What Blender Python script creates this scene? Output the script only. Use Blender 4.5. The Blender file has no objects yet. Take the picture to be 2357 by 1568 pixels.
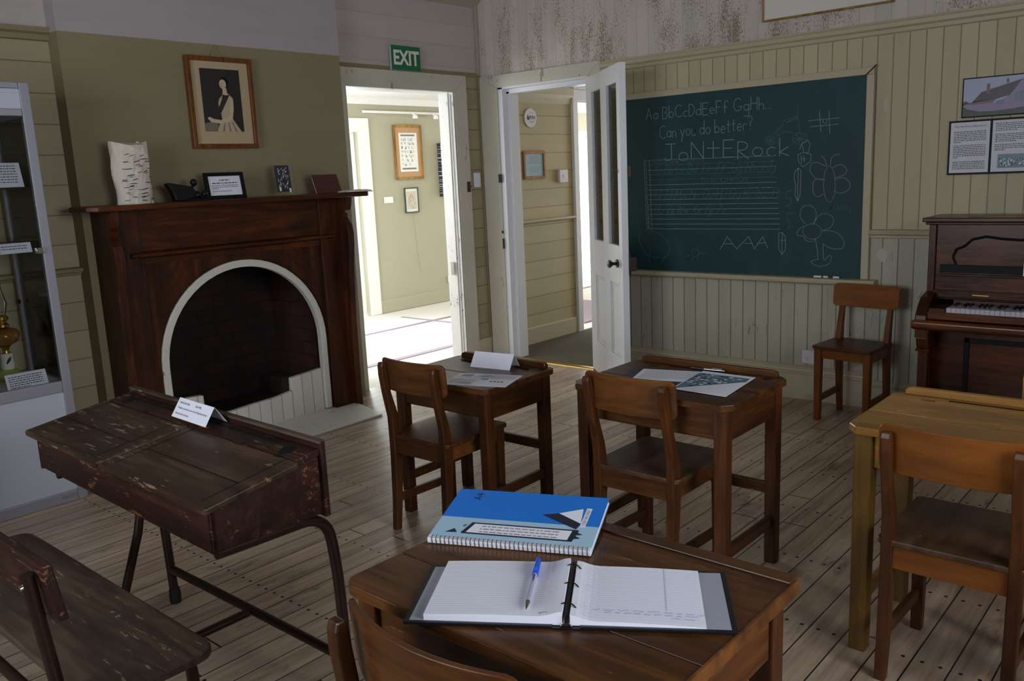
import bpy, bmesh, math, random
from mathutils import Vector, Matrix
PI = math.pi
random.seed(7)
S = bpy.context.scene
COL = S.collection

# ------------------------------------------------------------ camera
def cam_matrix():
    yaw, pit, rol = [math.radians(a) for a in (41.442, 10.965, -2.581)]
    f = Vector((-math.sin(yaw)*math.cos(pit), math.cos(yaw)*math.cos(pit), -math.sin(pit)))
    r = Vector((math.cos(yaw), math.sin(yaw), 0)); u = r.cross(f)
    r2 = math.cos(rol)*r + math.sin(rol)*u
    u2 = -math.sin(rol)*r + math.cos(rol)*u
    m = Matrix((r2, u2, -f)).transposed().to_4x4()
    m.translation = Vector((4.69, -5.059, 1.45))
    return m
cd = bpy.data.cameras.new('camera'); cam = bpy.data.objects.new('camera', cd); COL.objects.link(cam)
cd.sensor_width = 36.0; cd.lens = 1972.3/2357*36.0; cd.clip_start = 0.05; cd.clip_end = 200
cam.matrix_world = cam_matrix(); S.camera = cam

# ------------------------------------------------------------ world, exposure, daylight
w = bpy.data.worlds.new('world'); S.world = w; w.use_nodes = True
bg = w.node_tree.nodes['Background']; bg.inputs[0].default_value = (0.88, 0.92, 1.0, 1); bg.inputs[1].default_value = 3.2
S.view_settings.view_transform = 'Standard'; S.view_settings.look = 'None'
S.view_settings.gamma = 1; S.view_settings.use_curve_mapping = False
S.view_settings.exposure = 0.0

def area(name, loc, direction, sx, sy, power, color=(1, 1, 1), spread=180):
    l = bpy.data.lights.new(name, 'AREA'); l.shape = 'RECTANGLE'; l.size = sx; l.size_y = sy
    l.energy = power; l.color = color; l.spread = math.radians(spread)
    o = bpy.data.objects.new(name, l); COL.objects.link(o); o.location = loc
    o.rotation_euler = Vector(direction).to_track_quat('-Z', 'Y').to_euler()
    return o
# daylight standing in each window opening of the building
area('daylight_window_right', (6.36, -3.9, 1.65), (-1, 0, -0.1), 1.7, 1.3, 72, (0.96, 0.95, 1.0))
area('daylight_window_front', (2.6, -6.74, 1.65), (0, 1, -0.1), 1.9, 1.3, 70, (0.97, 0.96, 1.0))
area('daylight_gallery_glass_door', (-2.72, 0.1, 1.05), (1, 0, -0.05), 1.3, 1.9, 150, (0.96, 0.98, 1.0))
area('daylight_gallery_window', (-1.3, -2.26, 1.5), (0, 1, -0.15), 1.6, 1.3, 80, (0.95, 0.97, 1.0))
area('daylight_gallery_end', (-1.3, 6.15, 1.4), (0, -1, -0.1), 1.4, 1.2, 70, (0.95, 0.98, 1.0))
area('daylight_corridor_end', (0.62, 3.35, 1.3), (0, -1, 0), 0.8, 1.7, 10, (0.95, 0.98, 1.0))

# ------------------------------------------------------------ materials
def nmat(name):
    m = bpy.data.materials.new(name); m.use_nodes = True
    nt = m.node_tree; return m, nt, nt.nodes, nt.links, nt.nodes['Principled BSDF']
def hexc(h):
    c = [int(h[i:i+2], 16)/255 for i in (0, 2, 4)]
    return tuple((x/12.92 if x <= .04045 else ((x+.055)/1.055)**2.4) for x in c) + (1,)
def col(c): return hexc(c) if isinstance(c, str) else tuple(c)+(1,)
def mix(nt, a, b, fac, mode='MIX'):
    n = nt.nodes.new('ShaderNodeMix'); n.data_type = 'RGBA'; n.blend_type = mode
    for sock, v in ((n.inputs[6], a), (n.inputs[7], b), (n.inputs[0], fac)):
        if isinstance(v, bpy.types.NodeSocket): nt.links.new(v, sock)
        else: sock.default_value = v
    return n.outputs[2]
def math_(nt, op, a, b=None, c=None, clamp=False):
    n = nt.nodes.new('ShaderNodeMath'); n.operation = op; n.use_clamp = clamp
    for i, v in enumerate((a, b, c)):
        if v is None: continue
        if isinstance(v, bpy.types.NodeSocket): nt.links.new(v, n.inputs[i])
        else: n.inputs[i].default_value = v
    return n.outputs[0]
def ramp(nt, fac, stops):
    n = nt.nodes.new('ShaderNodeValToRGB'); e = n.color_ramp.elements
    while len(e) < len(stops): e.new(0.5)
    for i, (p, c) in enumerate(stops): e[i].position = p; e[i].color = c
    nt.links.new(fac, n.inputs[0]); return n.outputs[0]
G = lambda v: (v, v, v, 1)
def coords(nt, scale=(1, 1, 1), rnd=False, loc=(0, 0, 0)):
    tc = nt.nodes.new('ShaderNodeTexCoord'); mp = nt.nodes.new('ShaderNodeMapping')
    mp.inputs['Scale'].default_value = scale; mp.inputs['Location'].default_value = loc
    src = tc.outputs['Object']
    if rnd:
        oi = nt.nodes.new('ShaderNodeObjectInfo'); va = nt.nodes.new('ShaderNodeVectorMath'); va.operation = 'ADD'
        k = math_(nt, 'MULTIPLY', oi.outputs['Random'], 7.3)
        cx = nt.nodes.new('ShaderNodeCombineXYZ')
        for i in range(3): nt.links.new(k, cx.inputs[i])
        nt.links.new(src, va.inputs[0]); nt.links.new(cx.outputs[0], va.inputs[1]); src = va.outputs[0]
    nt.links.new(src, mp.inputs['Vector']); return mp.outputs[0]
def noise(nt, vec, scale, detail=4, rough=.6, dist=0):
    n = nt.nodes.new('ShaderNodeTexNoise'); n.inputs['Scale'].default_value = scale
    n.inputs['Detail'].default_value = detail; n.inputs['Roughness'].default_value = rough
    n.inputs['Distortion'].default_value = dist
    if vec is not None: nt.links.new(vec, n.inputs['Vector'])
    return n.outputs['Fac']
def sep(nt, vec):
    n = nt.nodes.new('ShaderNodeSeparateXYZ'); nt.links.new(vec, n.inputs[0]); return n.outputs
def bump(nt, b, height, strength=.3, dist=.002):
    n = nt.nodes.new('ShaderNodeBump'); n.inputs['Strength'].default_value = strength
    n.inputs['Distance'].default_value = dist; nt.links.new(height, n.inputs['Height'])
    nt.links.new(n.outputs[0], b.inputs['Normal']); return n

def plain(name, c, rough=.5, metal=0, var=0.0, spec=.5):
    m, nt, N, L, b = nmat(name); c = col(c)
    b.inputs['Roughness'].default_value = rough; b.inputs['Metallic'].default_value = metal
    b.inputs['Specular IOR Level'].default_value = spec
    f = noise(nt, coords(nt), 18, 3)
    d = tuple(x*(1-var) for x in c[:3])+(1,); e = tuple(min(1, x*(1+var)) for x in c[:3])+(1,)
    L.new(mix(nt, d, e, f), b.inputs['Base Color']); return m
def wood(name, dark, mid, light, axis='X', rough=.4, grain=22, wear=0.0, wearc='8a6a4a', gloss=.32):
    m, nt, N, L, b = nmat(name)
    sc = {'X': (.09, 1, 1), 'Y': (1, .09, 1), 'Z': (1, 1, .09)}[axis]
    v = coords(nt, sc, True)
    f1 = noise(nt, v, grain, 6, .62, .6); f2 = noise(nt, v, grain*5, 3, .7); f3 = noise(nt, coords(nt, (1, 1, 1), True), 3.5, 3)
    f = math_(nt, 'ADD', math_(nt, 'MULTIPLY', f1, .75), math_(nt, 'MULTIPLY', f2, .25))
    f = math_(nt, 'ADD', math_(nt, 'MULTIPLY', f, .75), math_(nt, 'MULTIPLY', f3, .25))
    c = ramp(nt, f, [(.36, col(dark)), (.5, col(mid)), (.64, col(light))])
    if wear:
        wv = noise(nt, coords(nt, {'X': (.14, 1, 1), 'Y': (1, .14, 1), 'Z': (1, 1, .14)}[axis], True), 60, 4, .75)
        wm = noise(nt, coords(nt, (1, 1, 1), True), 5, 3)
        k = math_(nt, 'MULTIPLY', math_(nt, 'GREATER_THAN', wv, .66-.05*wear), math_(nt, 'GREATER_THAN', wm, .56-.06*wear))
        c = mix(nt, c, col(wearc), math_(nt, 'MULTIPLY', k, .75))
    L.new(c, b.inputs['Base Color'])
    L.new(math_(nt, 'ADD', math_(nt, 'MULTIPLY', f2, .3), rough-.15), b.inputs['Roughness'])
    b.inputs['Specular IOR Level'].default_value = gloss
    bump(nt, b, f, .25, .0015); return m
def groove(nt, x, pitch, off, width):
    """1 on the joint between boards, 0 elsewhere; also returns the board index"""
    t = math_(nt, 'DIVIDE', math_(nt, 'SUBTRACT', x, off), pitch)
    fr = math_(nt, 'FRACT', t); d = math_(nt, 'ABSOLUTE', math_(nt, 'SUBTRACT', fr, .5))
    g = math_(nt, 'GREATER_THAN', d, .5-width/pitch/2)
    return g, math_(nt, 'FLOOR', t), d
def board_wall(name, bands, rough=.55):
    """bands: list of (z_top, colour, axis, pitch, offset, groove darkness, peel, crack)"""
    m, nt, N, L, b = nmat(name); v = coords(nt); s = sep(nt, v)
    out = None; gh = None
    for (zt, c, ax, pitch, off, dk, peel, crack) in bands:
        c = col(c); g, idx, d = groove(nt, s[ax], pitch, off, .006)
        tn = N.new('ShaderNodeTexWhiteNoise'); tn.noise_dimensions = '1D'; L.new(idx, tn.inputs['W'])
        c2 = mix(nt, tuple(x*.93 for x in c[:3])+(1,), tuple(min(1, x*1.04) for x in c[:3])+(1,), tn.outputs['Value'])
        gs = (1, 1, .16) if ax < 2 else (.16, .16, 1)
        dirt = noise(nt, coords(nt, gs), 9, 5, .65)
        c2 = mix(nt, c2, tuple(x*.72 for x in c[:3])+(1,), ramp(nt, dirt, [(.5, G(0)), (.85, G(.6))]))
        if peel:
            pv = coords(nt, (1, 1, .55)); pn = noise(nt, pv, 120, 6, .75); pm = noise(nt, coords(nt, (1, 1, .3), False, (3.1, 0, .4)), 2.6, 4, .7)
            k = math_(nt, 'MULTIPLY', math_(nt, 'GREATER_THAN', math_(nt, 'ADD', math_(nt, 'MULTIPLY', pn, .55), math_(nt, 'MULTIPLY', pm, .55)), .585), 1.0)
            c2 = mix(nt, c2, col('7d6a54'), math_(nt, 'MULTIPLY', k, peel))
        if crack:
            vo = N.new('ShaderNodeTexVoronoi'); vo.feature = 'DISTANCE_TO_EDGE'; vo.inputs['Scale'].default_value = 14
            L.new(coords(nt, (2.2, 2.2, .16)), vo.inputs['Vector'])
            cn = noise(nt, coords(nt), 3.0, 3)
            k = math_(nt, 'MULTIPLY', math_(nt, 'LESS_THAN', vo.outputs['Distance'], .010), math_(nt, 'GREATER_THAN', cn, .56))
            c2 = mix(nt, c2, col('3b352a'), math_(nt, 'MULTIPLY', k, crack))
        c2 = mix(nt, c2, tuple(x*dk for x in c[:3])+(1,), g)
        if out is None: out = c2; gh = g
        else:
            k = math_(nt, 'GREATER_THAN', s[2], prev)
            out = mix(nt, out, c2, k)
            mm = N.new('ShaderNodeMix'); mm.data_type = 'FLOAT'; L.new(k, mm.inputs[0]); L.new(gh, mm.inputs[2]); L.new(g, mm.inputs[3]); gh = mm.outputs[0]
        prev = zt
    L.new(out, b.inputs['Base Color']); b.inputs['Roughness'].default_value = rough
    bump(nt, b, math_(nt, 'SUBTRACT', 1, gh), .6, .004); return m
def floor_mat():
    m, nt, N, L, b = nmat('worn_floorboards'); v = coords(nt); s = sep(nt, v)
    g, idx, d = groove(nt, s[0], .1025, .03, .0045)
    tn = N.new('ShaderNodeTexWhiteNoise'); tn.noise_dimensions = '1D'; L.new(idx, tn.inputs['W'])
    cx = N.new('ShaderNodeCombineXYZ'); L.new(math_(nt, 'MULTIPLY', idx, 1.7), cx.inputs[2])
    L.new(s[0], cx.inputs[0]); L.new(math_(nt, 'MULTIPLY', s[1], .06), cx.inputs[1])
    f1 = noise(nt, cx.outputs[0], 26, 6, .68, .4); f2 = noise(nt, coords(nt, (1, .5, 1)), 2.2, 4)
    f = math_(nt, 'ADD', math_(nt, 'MULTIPLY', f1, .65), math_(nt, 'MULTIPLY', f2, .35))
    c = ramp(nt, f, [(.30, col('7d6656')), (.5, col('b49c88')), (.70, col('d8c2ad'))])
    c = mix(nt, c, G(.55), math_(nt, 'MULTIPLY', tn.outputs['Value'], .45), 'MULTIPLY')
    st = noise(nt, coords(nt, (1, .35, 1)), 7, 5, .7)
    c = mix(nt, c, col('2b2119'), ramp(nt, st, [(.58, G(0)), (.72, G(.7))]))
    # end joints, staggered
    yy = math_(nt, 'ADD', s[1], math_(nt, 'MULTIPLY', tn.outputs['Value'], 2.9))
    ge, _, _ = groove(nt, yy, 2.9, 0, .006)
    gg = math_(nt, 'MAXIMUM', g, ge)
    # nail heads: pairs on each joist
    ny = math_(nt, 'SUBTRACT', math_(nt, 'FRACT', math_(nt, 'DIVIDE', math_(nt, 'ADD', s[1], .12), .45)), .5)
    ny = math_(nt, 'MULTIPLY', ny, .45)
    fx = math_(nt, 'FRACT', math_(nt, 'DIVIDE', math_(nt, 'SUBTRACT', s[0], .03), .1025))
    nx = math_(nt, 'MULTIPLY', math_(nt, 'SUBTRACT', math_(nt, 'ABSOLUTE', math_(nt, 'SUBTRACT', fx, .5)), .24), .1025)
    r2 = math_(nt, 'ADD', math_(nt, 'MULTIPLY', nx, nx), math_(nt, 'MULTIPLY', ny, ny))
    nail = math_(nt, 'LESS_THAN', r2, .006**2)
    c = mix(nt, c, col('120d09'), math_(nt, 'MAXIMUM', gg, nail))
    L.new(c, b.inputs['Base Color'])
    L.new(ramp(nt, f2, [(.3, G(.28)), (.7, G(.5))]), b.inputs['Roughness'])
    bump(nt, b, math_(nt, 'SUBTRACT', f1, gg), .35, .002); return m
def brick_mat(name, c1, c2, mortar, axis, soot=.5, scale=1.0):
    m, nt, N, L, b = nmat(name); s = sep(nt, coords(nt)); cx = N.new('ShaderNodeCombineXYZ')
    a, bb = {'x': (1, 2), 'y': (0, 2), 'z': (1, 0)}[axis]
    L.new(s[a], cx.inputs[0]); L.new(s[bb], cx.inputs[1])
    br = N.new('ShaderNodeTexBrick'); L.new(cx.outputs[0], br.inputs['Vector'])
    br.inputs['Scale'].default_value = 1; br.inputs['Brick Width'].default_value = .23*scale; br.inputs['Row Height'].default_value = .086*scale
    br.inputs['Mortar Size'].default_value = .006; br.inputs['Color1'].default_value = col(c1); br.inputs['Color2'].default_value = col(c2); br.inputs['Mortar'].default_value = col(mortar)
    n = noise(nt, coords(nt), 5, 5, .7)
    c = mix(nt, br.outputs['Color'], col('0d0907'), ramp(nt, n, [(.35, G(0)), (.65, G(soot))]))
    L.new(c, b.inputs['Base Color']); b.inputs['Roughness'].default_value = .85
    bump(nt, b, br.outputs['Fac'], -.5, .004); return m
def peeled_paint(name, base, chip, amount=.5, scale=40):
    m, nt, N, L, b = nmat(name); n1 = noise(nt, coords(nt, (1, 1, .35)), scale, 5, .7); n2 = noise(nt, coords(nt), 4, 3)
    k = math_(nt, 'GREATER_THAN', math_(nt, 'ADD', math_(nt, 'MULTIPLY', n1, .6), math_(nt, 'MULTIPLY', n2, .4)), .64-.06*amount)
    d = noise(nt, coords(nt), 2.2, 4); bc = col(base)
    c = mix(nt, bc, tuple(x*.82 for x in bc[:3])+(1,), d)
    vo = N.new('ShaderNodeTexVoronoi'); vo.feature = 'DISTANCE_TO_EDGE'; vo.inputs['Scale'].default_value = 11
    L.new(coords(nt, (1.8, 1.8, .5)), vo.inputs['Vector'])
    k2 = math_(nt, 'MULTIPLY', math_(nt, 'LESS_THAN', vo.outputs['Distance'], .006), math_(nt, 'GREATER_THAN', n2, .52))
    c = mix(nt, c, col(chip), math_(nt, 'MULTIPLY', math_(nt, 'MAXIMUM', k, math_(nt, 'MULTIPLY', k2, .7)), .8))
    L.new(c, b.inputs['Base Color']); b.inputs['Roughness'].default_value = .45
    bump(nt, b, math_(nt, 'SUBTRACT', 1, k), .3, .002); return m
def glass_mat(name, tint=(1, 1, 1), rough=0.0):
    m, nt, N, L, b = nmat(name); N.remove(b)
    t = N.new('ShaderNodeBsdfTransparent'); g = N.new('ShaderNodeBsdfGlossy'); g.inputs['Roughness'].default_value = max(rough, .02)
    t.inputs[0].default_value = tint+(1,); fr = N.new('ShaderNodeFresnel'); fr.inputs[0].default_value = 1.45
    mx = N.new('ShaderNodeMixShader'); L.new(fr.outputs[0], mx.inputs[0]); L.new(t.outputs[0], mx.inputs[1]); L.new(g.outputs[0], mx.inputs[2])
    L.new(mx.outputs[0], N['Material Output'].inputs[0]); return m
def chalkboard_mat():
    m, nt, N, L, b = nmat('green_chalkboard')
    n = noise(nt, coords(nt), 2.5, 5, .7); n2 = noise(nt, coords(nt, (1, 1, .4)), 8, 5)
    c = mix(nt, col('0e3238'), col('184449'), n); c = mix(nt, c, col('2c5a5c'), ramp(nt, n2, [(.55, G(0)), (.9, G(.5))]))
    L.new(c, b.inputs['Base Color']); b.inputs['Roughness'].default_value = .6; return m
def carpet_mat(name, c):
    m, nt, N, L, b = nmat(name); c = col(c); n = noise(nt, coords(nt), 260, 3, .8)
    L.new(mix(nt, tuple(x*.7 for x in c[:3])+(1,), tuple(min(1, x*1.25) for x in c[:3])+(1,), n), b.inputs['Base Color'])
    b.inputs['Roughness'].default_value = .95; bump(nt, b, n, .5, .003); return m

M = {}
M['floor'] = floor_mat()
CREAM = 'b9b396'; DADO = 'aeaa96'; WHITE = 'b9b3a6'; KHAKI = '8f8868'
M['wall_back'] = board_wall('back_wall_boards', [(1.02, 'b7b19f', 0, .0852, 1.446, .35, 0, .6), (2.14, 'c2b697', 0, .0835, 3.25, .45, 0, .0), (9, 'cdc3bc', 0, .0852, 1.446, .8, .8, 0)])
M['wall_left'] = board_wall('left_wall_boards', [(2.21, '9f9375', 2, .152, .13, .45, 0, 0), (9, 'b8aeaa', 2, .152, .13, .85, 0, 0)])
M['corridor_boards'] = board_wall('corridor_wall_boards', [(9, 'b8ab86', 2, .152, .10, .45, 0, 0)])
M['breast'] = board_wall('chimney_render', [(2.245, '8b7f62', 2, 50, 20, 1, 0, 0), (9, 'ada4a6', 2, 50, 20, 1, 0, 0)], .8)
M['rail'] = plain('cream_trim_paint', 'bcb197', .45, 0, .06)
M['rail_dark'] = plain('olive_trim_paint', '857858', .5, 0, .08)
M['white_paint'] = plain('white_gloss_paint', 'dcdce2', .35, 0, .03)
M['white_peel'] = peeled_paint('chipped_white_paint', 'd5d3cf', '6d6353', .55)
M['head_peel'] = peeled_paint('aged_white_paint', 'cbc5b8', '8d8068', .25, 26)
M['ceiling'] = plain('ceiling_white', 'a39c8e', .8, 0, .05)
M['gallery_wall'] = plain('gallery_wall_paint', 'b4b09c', .8, 0, .02)
M['gallery_white'] = plain('gallery_white', 'f0f0f0', .6)
M['carpet_light'] = carpet_mat('pale_carpet', 'e4e0d8'); M['carpet_dark'] = carpet_mat('dark_olive_carpet', '4f4835')
M['rug'] = carpet_mat('striped_rug_mauve', 'a494a0')
M['brass'] = plain('brass', 'b99a4e', .3, 1); M['chrome'] = plain('chrome', 'c8c8cc', .2, 1); M['dark_metal'] = plain('dark_bronze', '2a201a', .35, .6)
M['glass'] = glass_mat('window_glass', (.92, .96, .96)); M['case_glass'] = glass_mat('case_glass', (.97, .98, .98))
M['chalk'] = plain('chalk', '8c9c9b', .9); M['chalk_faint'] = plain('chalk_faint', '4d7074', .9); M['chalk_stick'] = plain('chalk_stick', 'ececec', .8)
M['board'] = chalkboard_mat()
M['paper'] = plain('white_paper', 'e2e2f0', .75, 0, .01); M['ink'] = plain('printed_ink', '35353d', .7); M['blue_ink'] = plain('blue_biro', '6b78b8', .7); M['rule'] = plain('ruled_line', 'c3c3da', .7)
M['black'] = plain('black_frame', '101014', .5, spec=.2); M['mat_cream'] = plain('cream_mount', 'b59f80', .8); M['mat_tan'] = plain('tan_mount', 'c39a72', .8)
M['sepia_dark'] = plain('sepia_dark', '231c1b', .6); M['sepia_light'] = plain('sepia_light', 'b5a288', .7); M['sepia_skin'] = plain('sepia_skin', 'c4ae92', .7); M['sepia_mid'] = plain('sepia_mid', '77665a', .7)
M['green_sign'] = plain('exit_green', '06683a', .4); M['sign_white'] = plain('sign_white', 'e0dcd8', .5)
M['alu'] = plain('satin_aluminium', '9a99a3', .38, .35); M['panel_white'] = plain('white_laminate', 'b9bccb', .45); M['rubber'] = plain('black_rubber', '0e0d0e', .6)
M['mahog'] = wood('mantel_mahogany', '1c0b04', '3a1a08', '5c2d10', 'Z', .42, 16); M['mahog_h'] = wood('mantel_mahogany_h', '200d05', '421f0b', '693414', 'Y', .4, 16)
M['walnutX'] = wood('desk_brown_x', '271507', '492a12', '6a411c', 'X', .33, 18, .3, '8d6a48'); M['walnutZ'] = wood('desk_brown_z', '261307', '452510', '603518', 'Z', .36, 18)
M['walnutY'] = wood('desk_brown_y', '271407', '482712', '663b1a', 'Y', .36, 18)
M['chairX'] = wood('chair_brown_x', '371f0e', '573317', '754822', 'X', .33, 14); M['chairZ'] = wood('chair_brown_z', '2f180a', '4c2a12', '66391a', 'Z', .36, 16); M['seatY'] = wood('chair_seat', '33231a', '4d3626', '684c36', 'Y', .4, 14, .4, '8a735c')
M['orangeX'] = wood('chair_orange_x', '593210', '774418', '8a5220', 'X', .32, 10); M['orangeZ'] = wood('chair_orange_z', '47240f', '663817', '7a4720', 'Z', .36, 14)
M['goldX'] = wood('desk_gold_x', '5a3a16', '8a5f28', 'a97b3c', 'X', .32, 12, .5, 'c09a60'); M['goldZ'] = wood('desk_gold_z', '3d2a10', '5f4318', '77561f', 'Z', .4, 16)
M['redX'] = wood('dark_red_desk_x', '170b09', '2c1611', '44251c', 'X', .42, 16, 1.5, '7a4e36'); M['lidX'] = wood('dark_lid_x', '201611', '3a281d', '60483a', 'X', .34, 12, 1.2, '8a7260')
M['redZ'] = wood('dark_red_z', '140908', '27110e', '3b1a14', 'Z', .42, 16, .5, '7a4e36')
M['benchX'] = wood('bench_seat_x', '241c18', '45372d', '665446', 'X', .5, 14, .9, '8f7d6c')
M['pianoX'] = wood('piano_walnut_x', '230e04', '4c230b', '743c14', 'X', .28, 8); M['pianoZ'] = wood('piano_walnut_z', '200d04', '44200a', '6a3612', 'Z', .3, 8)
M['frame_wood'] = wood('picture_frame_wood', '3d200e', '6a3c1b', '85522a', 'Z', .3, 20); M['pine'] = wood('pine_frame', '8a5a2c', 'b07c44', 'c79458', 'Z', .4, 16); M['gold_frame'] = wood('gilt_frame', '6a4a1c', '9c7438', 'c09a58', 'Z', .35, 20)
M['tube'] = plain('brown_enamel_tube', '2c1a15', .35, .3, .2)
M['brick'] = brick_mat('firebox_brick', '35190f', '271009', '120c09', 'x', .8); M['brick_side'] = brick_mat('firebox_brick_side', '4a2018', '341510', '221815', 'y', .6); M['brick_floor'] = brick_mat('firebox_floor', '3a2516', '281a10', '140e0a', 'z', .6)
M['white_brick'] = peeled_paint('whitewashed_brick', 'd8d4cb', '5d4030', .5, 30); M['kerb'] = board_wall('whitewashed_kerb', [(9, 'd8d4cb', 1, .078, .03, .5, .0, .0)]); M['hearth'] = peeled_paint('painted_hearth', 'dcd8cc', '8a7a62', .3, 24)
M['blue'] = plain('notebook_blue', '1474d8', .3); M['pale_blue'] = plain('notebook_pale_blue', 'a3c4dc', .3); M['navy'] = plain('navy', '1c2238', .4); M['binder'] = plain('binder_black', '0f1018', .4); M['binder_in'] = plain('binder_lining', '989aa8', .5, 0, .08)
M['pen_blue'] = plain('pen_blue', '1f55d0', .25); M['clear'] = plain('clear_plastic', 'a9abc4', .12); M['maroon'] = plain('maroon_cover', '4a201c', .5); M['slate'] = plain('dark_slate', '2b2c3a', .5)
M['photo_sky'] = plain('photo_sky', 'a7aacb', .4); M['photo_lilac'] = plain('photo_lilac', '8a79a4', .4, 0, .1); M['photo_roof'] = plain('photo_roof', '3d2a3a', .4); M['photo_red'] = plain('photo_red', '75414d', .4); M['photo_dark'] = plain('photo_dark', '1f2420', .4); M['photo_blue'] = plain('photo_blue_grey', '5f7d92', .4, 0, .25)
M['patch'] = plain('filler_patch', 'c4bcb0', .8)
M['amber'] = plain('amber_glass', '7a5226', .1); M['lamp_green'] = plain('lamp_green', 'a8ac62', .2); M['porcelain'] = plain('porcelain', 'd0cfc8', .15); M['keys_white'] = plain('ivory_keys', 'c9c4d4', .25); M['keys_black'] = plain('ebony_keys', '0c0a0c', .25)
M['plastic_white'] = plain('switch_white', 'dedeea', .3); M['iron'] = plain('black_iron', '0e0b0b', .5, .3); M['pictgreen'] = plain('green_frame', '2c4a38', .4); M['teal'] = plain('teal_ink', '5c8f94', .6); M['brown_ink'] = plain('brown_ink', '8f7a5c', .6); M['grey_ink'] = plain('grey_ink', '7f7d76', .6); M['tan_paper'] = plain('tan_paper', 'd5cabd', .8)

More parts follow.
